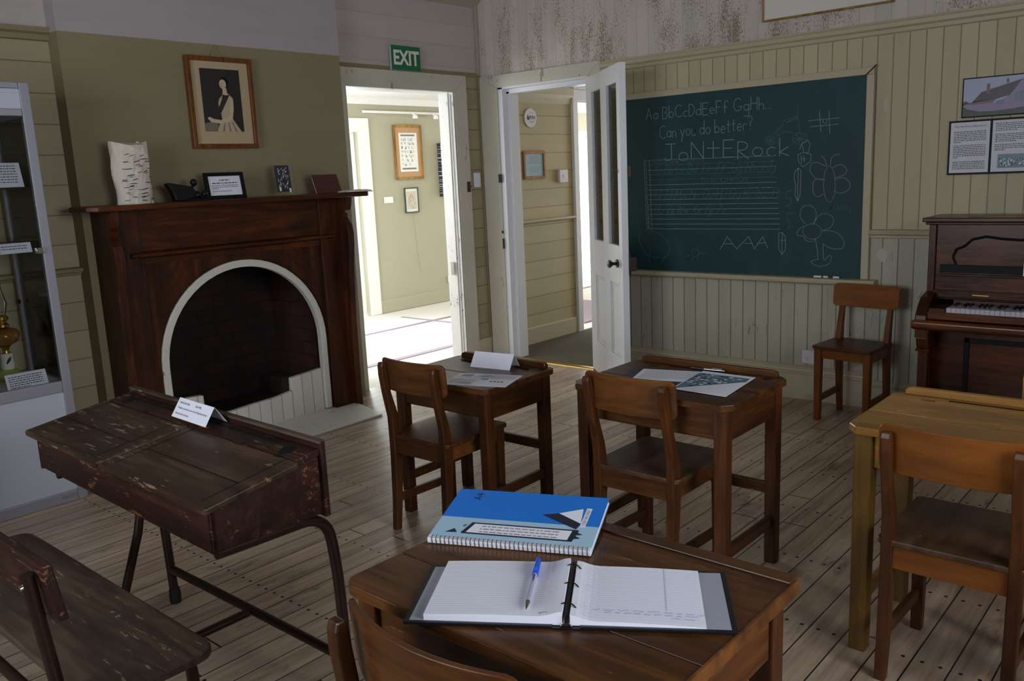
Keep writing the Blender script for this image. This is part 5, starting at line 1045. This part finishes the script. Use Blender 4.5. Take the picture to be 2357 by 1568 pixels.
for (pg, zf, x0, x1) in ((pl, zl, -.228, -.02), (pr, zr, .02, .214)):
    b = MB()
    for k in range(24):
        y = -BH/2+.018+k*.0074
        for j in range(8):
            xa = x0+(x1-x0)*j/8; xb = x0+(x1-x0)*(j+1)/8
            b.add([(xa, y, zf(xa)+.0004), (xb, y, zf(xb)+.0004), (xb, y+.0006, zf(xb)+.0004), (xa, y+.0006, zf(xa)+.0004)], [(0, 1, 2, 3)])
    b.build('ruled_lines', M['rule'], pg)
b = MB(); x = .158; b.add([(x, -BH/2+.05, zr(x)+.0006), (x+.0012, -BH/2+.05, zr(x)+.0006), (x+.0012, BH/2-.004, zr(x)+.0006), (x, BH/2-.004, zr(x)+.0006)], [(0, 1, 2, 3)]); b.build('margin_line', M['rule'], pr)
b = MB(); rn = random.Random(4)
for (y, xa, xb) in ((-.058, .04, .210), (-.066, .06, .205), (-.075, .165, .195)):
    x = xa
    while x < xb:
        wl = rn.uniform(.008, .02); pts = [(x+wl*i/6, y+rn.uniform(-.0018, .0018)) for i in range(7)]
        for p, q in zip(pts, pts[1:]): b.tube([(p[0], p[1], zr(p[0])+.0007), (q[0], q[1], zr(q[0])+.0007)], .0003, 4, False)
        x += wl+.006
b.build('handwriting', M['blue_ink'], pr)
b = MB(); pts = [(-.045+.003*i, -.086+rn.uniform(-.002, .002)) for i in range(6)]
for p, q in zip(pts, pts[1:]): b.tube([(p[0], p[1], zl(p[0])+.0007), (q[0], q[1], zl(q[0])+.0007)], .0004, 4, False)
b.build('handwriting', M['blue_ink'], pl)
b = MB(); b.prism([(-.010, .003), (-.006, .009), (.006, .009), (.010, .003)], 'y', -BH/2+.003, BH/2-.003); b.build('ring_mechanism', M['chrome'], rb, .001)
for y in (-.068, 0.002, .070):
    pts = [(.016*math.cos(a), y, .010+.019*math.sin(a)) for a in [math.radians(d) for d in range(0, 181, 15)]]
    b = MB(); b.tube(pts, .0013, 8); b.build('ring', M['dark_metal'], rb)
MB().box(-.0025, -BH/2+.004, .009, .0025, BH/2-.004, .0205).build('page_gutter', M['binder'], rb)
# biro lying on the binder
P0 = Vector((3.852, -4.105)); P1 = Vector((3.757, -3.955)); L_ = .158; an = math.atan2(P1.y-P0.y, P1.x-P0.x)
br = thing('biro', 'clear biro with a blue cap lying across the left page of the ring binder', 'pen', (P0.x, P0.y, .7645), an)
MB().tube([(0, 0, -.001), (.008, 0, 0)], [.0008, .0022], 10).build('tip', M['brass'], br); MB().tube([(.008, 0, 0), (.022, 0, 0)], [.0025, .0043], 10).build('tip', M['chrome'], br)
MB().tube([(.022, 0, 0), (.125, 0, .001)], .0043, 8).build('barrel', M['clear'], br); MB().tube([(.015, 0, 0), (.11, 0, .0045)], .0016, 6).build('refill', M['ink'], br)
MB().tube([(.115, 0, .001), (.120, 0, .001), (.165, 0, .002), (.172, 0, .002)], [.0055, .0058, .0056, .004], 12).build('cap', M['pen_blue'], br)
b = MB(); b.prism([(.122, .006), (.126, .011), (.168, .010), (.170, .006)], 'y', -.0022, .0022); b.build('cap_clip', M['pen_blue'], br, .0006)

# ------------------------------------------------------------ on the mantel shelf
SZ = 1.3855
def wall_thing(name, label, cat, loc, face='x', group=None):
    """local X right, Z up, front towards local -Y"""
    return thing(name, label, cat, loc, PI/2 if face == 'x' else 0, group)
def slab_item(name, mat, w_, h_, t_, x0=0, z0=0, y0=0, parent=None, bevel=0, label=None):
    return MB().box(x0, y0, z0, x0+w_, y0+t_, z0+h_).build(name, mat, parent, bevel, label=label)
# crumpled scroll of signed paper
sc = MB(); rn = random.Random(9); n = 26; 
rings = []
for k in range(9):
    z = .30*k/8; ring = []
    for i in range(n):
        a = 2*PI*i/n; rx = .098+.004*math.sin(5*a+k)+rn.uniform(-.0025, .0025); ry = .050+.006*math.sin(3*a+2*k*.7)+rn.uniform(-.003, .003)
        ring.append((rx*math.cos(a)*(1-.10*(1-k/8)**2)+.004*math.sin(k*1.3), ry*math.sin(a), z+(.018*math.sin(2*a+1)+rn.uniform(-.008, .01) if k == 8 else 0)))
    rings.append(ring)
sc.loft(rings, smooth=False)
sr = wall_thing('paper_scroll', 'crumpled off-white paper scroll covered in handwriting at the left of the mantel shelf', 'paper scroll', (.27, -2.950, SZ))
sc.build('paper_roll', M['tan_paper'], sr, label='off-white handwritten paper')
b = MB(); b.hexa([(.05, .02, 0), (.105, .0, 0), (.106, .002, 0), (.052, .022, 0)], [(.05, .02, .18), (.062, .01, .11), (.064, .012, .11), (.052, .022, .18)]); b.build('loose_corner', M['tan_paper'], sr)
b = MB(); rn = random.Random(2)
for k in range(46):
    u = rn.uniform(-.85, .85); z = .02+.24*(k % 14)/14+rn.uniform(-.004, .004); x = u*.088; y = -.052*math.sqrt(max(.05, 1-(x/.1)**2))-.011
    L_ = rn.uniform(.015, .036); x2 = min(.09, x+L_); y2 = -.052*math.sqrt(max(.05, 1-(x2/.1)**2))-.011
    tl = -.35*u*.0; b.bar((x, y, z), (x2, y2, z+rn.uniform(-.004, .008)), .0012, rn.uniform(.002, .0045))
b.build('handwriting', M['ink'], sr)
# black iron ornament: tilted wedge on a small carriage with knobs
an_ = wall_thing('iron_ornament', 'black iron ornament, a tilted wedge with round knobs, left of the framed notice', 'ornament', (.28, -2.665, SZ))
b = MB(); b.prism([(-.115, .095), (-.10, .100), (.03, .075), (.045, .05), (.035, .02), (-.02, .002), (-.075, .004), (-.085, .04)], 'y', -.025, .025); b.build('body', M['iron'], an_, .006, 3)
for (x, z, r) in ((.048, .098, .020), (.06, .030, .022), (.105, .034, .018)):
    b = MB(); b.lathe([(.001, -r), (r*.6, -r*.8), (r*.95, -r*.3), (r, 0), (r*.95, r*.3), (r*.6, r*.8), (.001, r)], (x, 0, z), 16); b.build('knob', M['iron'], an_)
b = MB(); b.tube([(-.02, 0, .012), (.06, 0, .02), (.12, 0, .018)], .011, 10); b.tube([(.02, 0, .06), (.048, 0, .085)], .008, 8); b.box(-.06, -.02, 0, .12, .02, .010); b.build('stand', M['iron'], an_, .002)
# framed notice
fn = wall_thing('framed_notice', 'black-framed white notice standing at the middle of the mantel shelf', 'picture frame', (.26, -2.535, SZ)); tl = Matrix.Rotation(math.radians(-9), 4, 'X')
W_, H_ = .245, .148
b = MB(); 
for q in ((0, 0, W_, .020), (0, H_-.020, W_, H_), (0, .02, .022, H_-.02), (W_-.022, .02, W_, H_-.02)): b.box(q[0], -.010, q[1], q[2], .006, q[3])
b.xf(tl).build('frame', M['black'], fn, .002); MB().box(.02, -.002, .018, W_-.02, .004, H_-.018).xf(tl).build('sheet', M['paper'], fn)
b = MB(); fake_lines(b, .09, .155, H_-.040, 1, .01, .005, 'y', -.0028, random.Random(1), 1); fake_lines(b, .045, .205, H_-.056, 1, .01, .005, 'y', -.0028, random.Random(2), 1); fake_lines(b, .040, .205, H_-.070, 3, .009, .003, 'y', -.0028, random.Random(3), .25); fake_lines(b, .040, .16, H_-.102, 1, .009, .003, 'y', -.0028, random.Random(4), 1); b.xf(tl); b.build('printed_text', M['ink'], fn)
# glass-fronted card of white brushstrokes on black
gc = wall_thing('upright_card', 'small dark card with white brush marks, standing in a clear holder on the mantel', 'card', (.28, -2.108, SZ)); t2 = Matrix.Rotation(math.radians(-7), 4, 'X')
MB().box(0, -.002, 0, .148, .001, .182).xf(t2).build('holder', M['case_glass'], gc); MB().box(.020, -.0045, .022, .118, -.002, .178).xf(t2).build('card', M['slate'], gc)
b = MB(); rn = random.Random(21)
for k in range(38):
    x = .033+rn.random()*.07; z = .04+rn.random()*.12; b.ribbon([(x, z), (x+rn.uniform(-.008, .008), z+rn.uniform(.004, .014))], rn.uniform(.0025, .0045), 'y', -.0048)
for (x, z) in ((.038, .035), (.106, .026)): b.tube([(x, -.0052, z-.008), (x, -.0052, z+.016)], [.006, .007], 10)
b.xf(t2); b.build('brush_marks', M['tan_paper'], gc)
# maroon book standing open-backed, and an open booklet on the corner
bk = wall_thing('maroon_book', 'maroon book propped upright near the right end of the mantel shelf', 'book', (.30, -1.825, SZ)); t3 = Matrix.Rotation(math.radians(-22), 4, 'X') @ Matrix.Rotation(math.radians(0), 4, 'Y')
b = MB(); b.box(-.002, -.006, 0, .185, .0, .122); b.box(0, .012, 0, .185, .016, .118); b.box(.181, -.006, 0, .187, .016, .122); b.xf(Matrix.Shear('XY', 4, (0, 0)) @ t3); b.build('cover', M['maroon'], bk, .001)
MB().box(.004, .0, .002, .18, .012, .114).xf(t3).build('pages', M['tan_paper'], bk)
ob = thing('open_booklet', 'open cream booklet lying at the right corner of the mantel shelf', 'book', (.385, -1.60, SZ), math.radians(84))
b = MB(); pts = [(-.09, 0), (-.088, .007), (-.05, .014), (-.012, .012), (0, .006), (.012, .013), (.05, .015), (.088, .008), (.09, 0)]; b.prism(pts, 'y', -.055, .06); b.build('pages', M['tan_paper'], ob); MB().box(-.095, -.058, -.0005, .095, .063, .002).build('cover', M['slate'], ob)

# ------------------------------------------------------------ pictures and signs
def frame_parts(t, w_, h_, bar, dep, fm, mm, mw, inner):
    """picture frame: w_ x h_ outside, origin lower left; wall at y=0; mount and picture inside"""
    b = MB()
    b.prism([(0, 0), (w_, 0), (w_-bar, bar), (bar, bar)], 'y', -dep, -.001); b.prism([(0, h_), (bar, h_-bar), (w_-bar, h_-bar), (w_, h_)], 'y', -dep, -.001)
    b.prism([(0, 0.0005), (bar, bar), (bar, h_-bar), (0, h_-.0005)], 'y', -dep, -.001); b.prism([(w_, .0005), (w_, h_-.0005), (w_-bar, h_-bar), (w_-bar, bar)], 'y', -dep, -.001)
    f = b.build('frame', fm, t, .003)
    if mm: MB().box(bar-.001, -dep*.45, bar-.001, w_-bar+.001, -.002, h_-bar+.001).build('mount', mm, t)
    return f
# portrait over the mantel
pt = wall_thing('framed_portrait', 'wood-framed sepia portrait of a standing woman in a pale gown over the mantel', 'picture', (.122, -2.513, 1.669)); pt.rotation_euler = (0, math.radians(0), PI/2)
frame_parts(pt, .413, .505, .026, .030, M['frame_wood'], M['mat_cream'], .07, None)
MB().box(.084, -.0155, .095, .330, -.0140, .440).build('photograph', M['sepia_dark'], pt)
gx, gz = .084, .095
def pp(pts, y, m, nm, par=pt): MB().prism([(gx+x*.246, gz+z*.345) for x, z in pts], 'y', y, y+.0006).build(nm, m, par)
pp([(.0, .0), (.0, .13), (.22, .16), (.33, .12), (.34, .0)], -.0160, M['sepia_mid'], 'table_edge')
pp([(.30, 0), (.36, .10), (.45, .20), (.44, .30), (.40, .38), (.39, .46), (.43, .53), (.50, .575), (.57, .60), (.68, .595), (.77, .55), (.78, .47), (.72, .36), (.68, .27), (.74, .19), (.84, .09), (.93, 0)], -.0162, M['sepia_light'], 'gown')
for q in ([(.44, 0), (.50, .14), (.52, .14), (.48, 0)], [(.62, 0), (.60, .15), (.62, .15), (.66, 0)], [(.78, 0), (.69, .16), (.71, .16), (.82, 0)]): pp(q, -.0166, M['sepia_mid'], 'gown_fold')
pp([(.70, .55), (.78, .52), (.77, .36), (.72, .20), (.60, .155), (.40, .125), (.16, .15), (.08, .21), (.13, .235), (.24, .20), (.42, .185), (.58, .215), (.66, .27), (.68, .40)], -.0168, M['sepia_skin'], 'arm')
pp([(.50, .58), (.53, .62), (.53, .70), (.63, .70), (.64, .62), (.70, .595), (.60, .56)], -.0165, M['sepia_skin'], 'neck')
def oval(x, z, rx, rz, y, m, nm): b = MB(); b.add([(gx+(x+rx*math.cos(a*PI/12))*.246, y, gz+(z+rz*math.sin(a*PI/12))*.345) for a in range(24)], [tuple(range(24))]); b.build(nm, m, pt)
oval(.595, .80, .105, .075, -.0166, M['black'], 'hair')
oval(.545, .762, .088, .075, -.0172, M['sepia_skin'], 'face')
for (x, z, rx, rz) in ((.50, .775, .012, .006), (.555, .778, .012, .006), (.515, .722, .018, .006), (.50, .745, .006, .008)): oval(x, z, rx, rz, -.0176, M['sepia_mid'], 'features')
pp([(.52, .60), (.60, .585), (.70, .60), (.60, .48), (.44, .30), (.38, .37), (.48, .50)], -.0167, M['sepia_dark'], 'sash')
b = MB(); b.tube([(.16, -.006, .50), (.205, -.003, .575)], .0012, 6); b.tube([(.25, -.006, .50), (.205, -.003, .575)], .0012, 6); b.build('hanging_cord', M['brass'], pt)

# EXIT sign
ex = wall_thing('exit_sign', 'green EXIT sign with white letters above the left doorway', 'sign', (.012, -.904, 2.201))
b = MB(); b.box(0, -.022, 0, .267, -.014, .164); b.build('sign_board', M['green_sign'], ex, .001)
b = MB(); b.box(-.004, -.014, -.002, .271, -.0, .160); b.build('backing', M['panel_white'], ex)
b = MB(); put_text(b, 'EXIT', .014, .034, height=.100, width=.240, at=-.0225, bold=.03); b.build('lettering', M['sign_white'], ex)
# light switches
def switch(name, label, loc, face, w_, h_, dep=.012, n=1, socket=False, group=None):
    t = wall_thing(name, label, 'socket' if socket else 'light switch', loc, face, group)
    MB().box(0, -dep, 0, w_, 0, h_).build('plate', M['plastic_white'], t, .003)
    if not socket:
        b = MB(); b.box(w_/2-.008, -dep-.004, h_/2-.011, w_/2+.008, -dep, h_/2+.011); b.build('rocker', M['plastic_white'], t, .002)
    else:
        for k in range(n):
            cx = w_*(.27+.5*k) if n == 2 else w_/2; b = MB(); b.tube([(cx, -dep-.004, h_*.80), (cx, -dep, h_*.80)], .007, 12); b.build('switch_button', M['plastic_white'], t)
            b = MB(); zc = h_*.40
            b.bar((cx-.008, -dep-.0004, zc+.007), (cx-.004, -dep-.0004, zc-.001), .001, .002); b.bar((cx+.008, -dep-.0004, zc+.007), (cx+.004, -dep-.0004, zc-.001), .001, .002); b.bar((cx, -dep-.0004, zc-.006), (cx, -dep-.0004, zc-.014), .002, .001)
            b.build('pin_slots', M['ink'], t)
    return t
switch('light_switch', 'white light switch on the narrow boarded wall between the two doorways', (0, -.118, 1.363), 'x', .072, .112)
switch('light_switch', 'white light switch on the corridor wall right of the pine-framed certificate', (.0, .945, 1.362), 'x', .118, .108, .03)
switch('power_socket', 'white double power socket low on the back wall behind the lone chair', (2.612, -.0, .228), 'y', .125, .082, .012, 2, True)
# corridor signs
rs = wall_thing('round_sign', 'round white FRRR sign on the corridor wall', 'sign', (.002, .601, 1.904))
b = MB(); b.tube([(0, -.008, 0), (0, 0, 0)], .078, 40); b.build('disc', M['plastic_white'], rs, .001)
b = MB(); put_text(b, 'FRRR', -.020, -.012, height=.030, width=.084, at=-.0085, bold=.02); b.build('lettering', M['navy'], rs)
b = MB(); b.prism([(-.040, -.018), (-.046, .0), (-.034, .030), (-.028, .004), (-.018, .012), (-.020, -.018)], 'y', -.0090, -.0084); b.build('emblem', M['navy'], rs); MB().prism([(-.050, -.012), (-.048, .008), (-.040, .022), (-.042, -.010)], 'y', -.0086, -.0082).build('emblem', M['gold_frame'], rs, label='yellow part of the emblem')
b = MB(); fake_lines(b, -.018, .040, .040, 1, .01, .003, 'y', -.0085, random.Random(3), 1); fake_lines(b, -.018, .046, -.024, 2, .009, .004, 'y', -.0085, random.Random(4), .9); b.build('small_text', M['grey_ink'], rs)
cf = wall_thing('framed_certificate', 'pine-framed certificate on the corridor wall below the round sign', 'picture', (.002, .482, 1.403))
frame_parts(cf, .284, .232, .024, .018, M['pine'], M['pale_blue'], 0, None)
b = MB(); fake_lines(b, .05, .235, .185, 5, .013, .0035, 'y', -.0086, random.Random(6), .5, True); fake_lines(b, .06, .225, .10, 4, .013, .0035, 'y', -.0086, random.Random(7), .5, True); b.build('printed_text', M['grey_ink'], cf)

# big pale picture cut by the top edge of the view
bp_ = wall_thing('large_picture', 'large pale picture in a thin gilt frame high above the blackboard', 'picture', (2.331, -.004, 2.268), 'y')
frame_parts(bp_, .749, .56, .011, .020, M['gold_frame'], None, 0, None); MB().box(.010, -.008, .010, .739, -.002, .55).build('mount', M['sign_white'], bp_)
MB().box(.09, -.0090, .13, .66, -.0082, .50).build('picture_sheet', M['pale_blue'], bp_)
# old school photograph and its two text panels
hp = wall_thing('school_photograph', 'black-edged colour photograph of a lilac house with a dark roof, above the text panels', 'picture', (3.441, -.003, 1.634), 'y')
w_, h_ = .345, .200
MB().box(0, -.010, 0, w_, 0, h_).build('backing', M['black'], hp); MB().box(.006, -.0108, .006, w_-.006, -.0098, h_-.006).build('photo_sky', M['photo_sky'], hp)
def ph_(pts, m, nm, y=-.0114): MB().prism([(x*w_, z*h_) for x, z in pts], 'y', y, y+.0006).build(nm, m, hp)
ph_([(.018, .03), (.982, .03), (.982, .22), (.6, .18), (.25, .20), (.018, .28)], M['photo_dark'], 'ground')
ph_([(.018, .28), (.06, .34), (.12, .36), (.05, .42), (.018, .40)], M['photo_dark'], 'tree'); ph_([(.93, .30), (.982, .30), (.982, .60), (.94, .56)], M['photo_dark'], 'tree')
ph_([(.10, .34), (.42, .34), (.43, .13), (.25, .14), (.06, .22), (.05, .31)], M['photo_lilac'], 'house_wall', -.0118)
ph_([(.42, .32), (.60, .46), (.80, .88), (.93, .56), (.92, .22), (.70, .16), (.43, .13)], M['photo_lilac'], 'house_gable', -.0118)
ph_([(.14, .38), (.26, .62), (.78, .86), (.80, .88), (.64, .50), (.46, .42)], M['photo_roof'], 'house_roof', -.0122); ph_([(.05, .32), (.16, .40), (.46, .42), (.42, .34)], M['photo_red'], 'house_roof', -.0122)
ph_([(.33, .56), (.33, .82), (.37, .82), (.37, .56)], M['photo_red'], 'chimney', -.0126); ph_([(.59, .80), (.59, .90), (.615, .90), (.615, .80)], M['photo_roof'], 'chimney', -.0126)
for i in range(3): ph_([(.71+i*.055, .32+i*.01), (.71+i*.055, .56+i*.02), (.75+i*.055, .57+i*.02), (.75+i*.055, .33+i*.01)], M['photo_blue'], 'house_window', -.0126)
ph_([(.47, .28), (.47, .38), (.56, .40), (.56, .30)], M['photo_blue'], 'house_window', -.0126)
tp = wall_thing('wall_notice', 'black-edged pair of printed history panels headed The Old Avoca State School', 'notice', (3.385, -.003, 1.343), 'y')
w_, h_ = .404, .279
MB().box(0, -.010, 0, w_, 0, h_).build('backing', M['black'], tp)
for x0 in (.010, .208): MB().box(x0, -.0108, .010, x0+.186, -.0098, h_-.010).build('sheet', M['paper'], tp)
b = MB(); put_text(b, 'The Old Avoca State School', .028, .243, height=.0105, width=.150, at=-.0111); rn = random.Random(5)
fake_lines(b, .026, .180, .222, 7, .0088, .0032, 'y', -.0111, rn, .25); fake_lines(b, .026, .180, .152, 8, .0088, .0032, 'y', -.0111, rn, .15); fake_lines(b, .026, .180, .068, 5, .0088, .0032, 'y', -.0111, rn, 1)
fake_lines(b, .222, .386, .255, 5, .0088, .0032, 'y', -.0111, rn, .6); fake_lines(b, .222, .386, .200, 5, .0088, .0032, 'y', -.0111, rn, .6); fake_lines(b, .222, .386, .148, 4, .0088, .0032, 'y', -.0111, rn, .3); b.build('printed_text', M['ink'], tp)
MB().box(.238, -.0114, .028, .365, -.0110, .098).build('printed_photo', M['photo_blue'], tp)
b = MB(); b2 = MB(); rn = random.Random(8)
for k in range(46):
    x = .244+rn.random()*.115; z = .040+rn.random()*.036; r = rn.uniform(.002, .004); (b if k % 2 else b2).add([(x-r, -.0117-(0 if k % 2 else .0002), z-r*1.5), (x+r, -.0117, z-r*1.5), (x+r, -.0117, z+r*1.3), (x-r, -.0117, z+r*1.3)], [(0, 1, 2, 3)])
b.build('printed_dark', M['photo_dark'], tp); b2.build('printed_faces', M['paper'], tp)

# ------------------------------------------------------------ gallery beyond the left doorway
GX = -2.585
al = wall_thing('alphabet_picture', 'tall wood-framed alphabet sampler on a tan mount, in the bright room beyond', 'picture', (GX, 1.361, 1.447))
frame_parts(al, .418, .590, .024, .022, M['gold_frame'], M['mat_tan'], 0, None); MB().box(.078, -.0115, .085, .345, -.0105, .505).build('sampler_sheet', M['gallery_white'], al)
rn = random.Random(14); b = MB(); b2 = MB(); b3 = MB(); rows_ = ['ABCD', 'EFGH', 'IJKL', 'MNOPQ', 'RSTU', 'VWX', 'YZ']
for z in (.470, .108): MB().box(.105, -.0122, z, .315, -.0117, z+.018).build('printed_border', M['grey_ink'], al)
for i, rw in enumerate(rows_):
    for k, ch in enumerate(rw): put_text(b2, ch, .108+k*.205/len(rw), .425-i*.045, height=.026, width=.020, at=-.0121)
    for k in range(2):
        x = .12+rn.random()*.17; z = .42-i*.045; b3.prism([(x, z), (x+.016, z), (x+.008, z+.026)], 'y', -.0125, -.0120)
b2.build('printed_letters', M['grey_ink'], al); b3.build('printed_figures', M['teal'], al)
MB().tube([(.2, -.004, .59), (.2, -.004, .70)], .001, 5).build('hanging_wire', M['chrome'], al)
sp = wall_thing('small_picture', 'small green-framed drawing below the alphabet sampler in the bright room', 'picture', (GX, 1.471, 1.075))
frame_parts(sp, .205, .280, .012, .020, M['pictgreen'], M['gallery_white'], 0, None); MB().box(.035, -.0102, .040, .170, -.0095, .240).build('drawing_sheet', M['tan_paper'], sp)
b = MB(); rn = random.Random(6)
for k in range(26): x = .06+rn.random()*.08; z = .06+rn.random()*.15; b.ribbon([(x, z), (x+rn.uniform(-.015, .015), z+rn.uniform(-.02, .02))], .003, 'y', -.0106)
b.build('drawing_lines', M['pictgreen'], sp); b = MB(); b.tube([(.11, -.004, -.01), (.14, -.004, -.35), (.17, -.004, -.66)], .0012, 5); b.build('hanging_wire', M['grey_ink'], sp)
wc = wall_thing('wall_card', 'small blank white card left of the small green-framed drawing', 'card', (GX, 1.177, 1.200)); MB().box(0, -.006, 0, .126, 0, .068).build('card', M['gallery_white'], wc)
switch('power_socket', 'white power socket low on the wall of the bright room beyond', (GX+.002, 2.073, .222), 'x', .125, .083, .012, 2, True)
sg = wall_thing('side_picture', 'white panel with a dark speckled left edge at the right side of the gallery wall', 'picture', (GX, 2.03, 1.232)); MB().box(0, -.05, 0, .42, 0, .602).build('panel', M['gallery_white'], sg)
b = MB(); rn = random.Random(19); z = 0
while z < .58: h_ = rn.uniform(.012, .05); b.box(-.002-rn.uniform(0, .004), -.052, z, rn.uniform(.003, .010), -.002, z+h_); z += h_+rn.uniform(.001, .01)
b.build('torn_edge', M['slate'], sg)
tr = thing('track_light', 'white ceiling-height track light with two small spot heads in the bright room', 'track light', (GX, .958, 2.16), PI/2)
MB().box(0, -.03, -.004, 1.35, .0, .020).build('track', M['gallery_white'], tr, .003)
for x in (.70, 1.02):
    s = MB().tube([(x, -.03, -.0), (x, -.045, -.012)], .014, 12).build('adapter', M['gallery_white'], tr)
    MB().lathe([(.012, .012), (.026, .0), (.030, -.022), (.026, -.034)], (x+.01, -.050, -.020), 16).build('lamp_head', M['gallery_white'], tr)
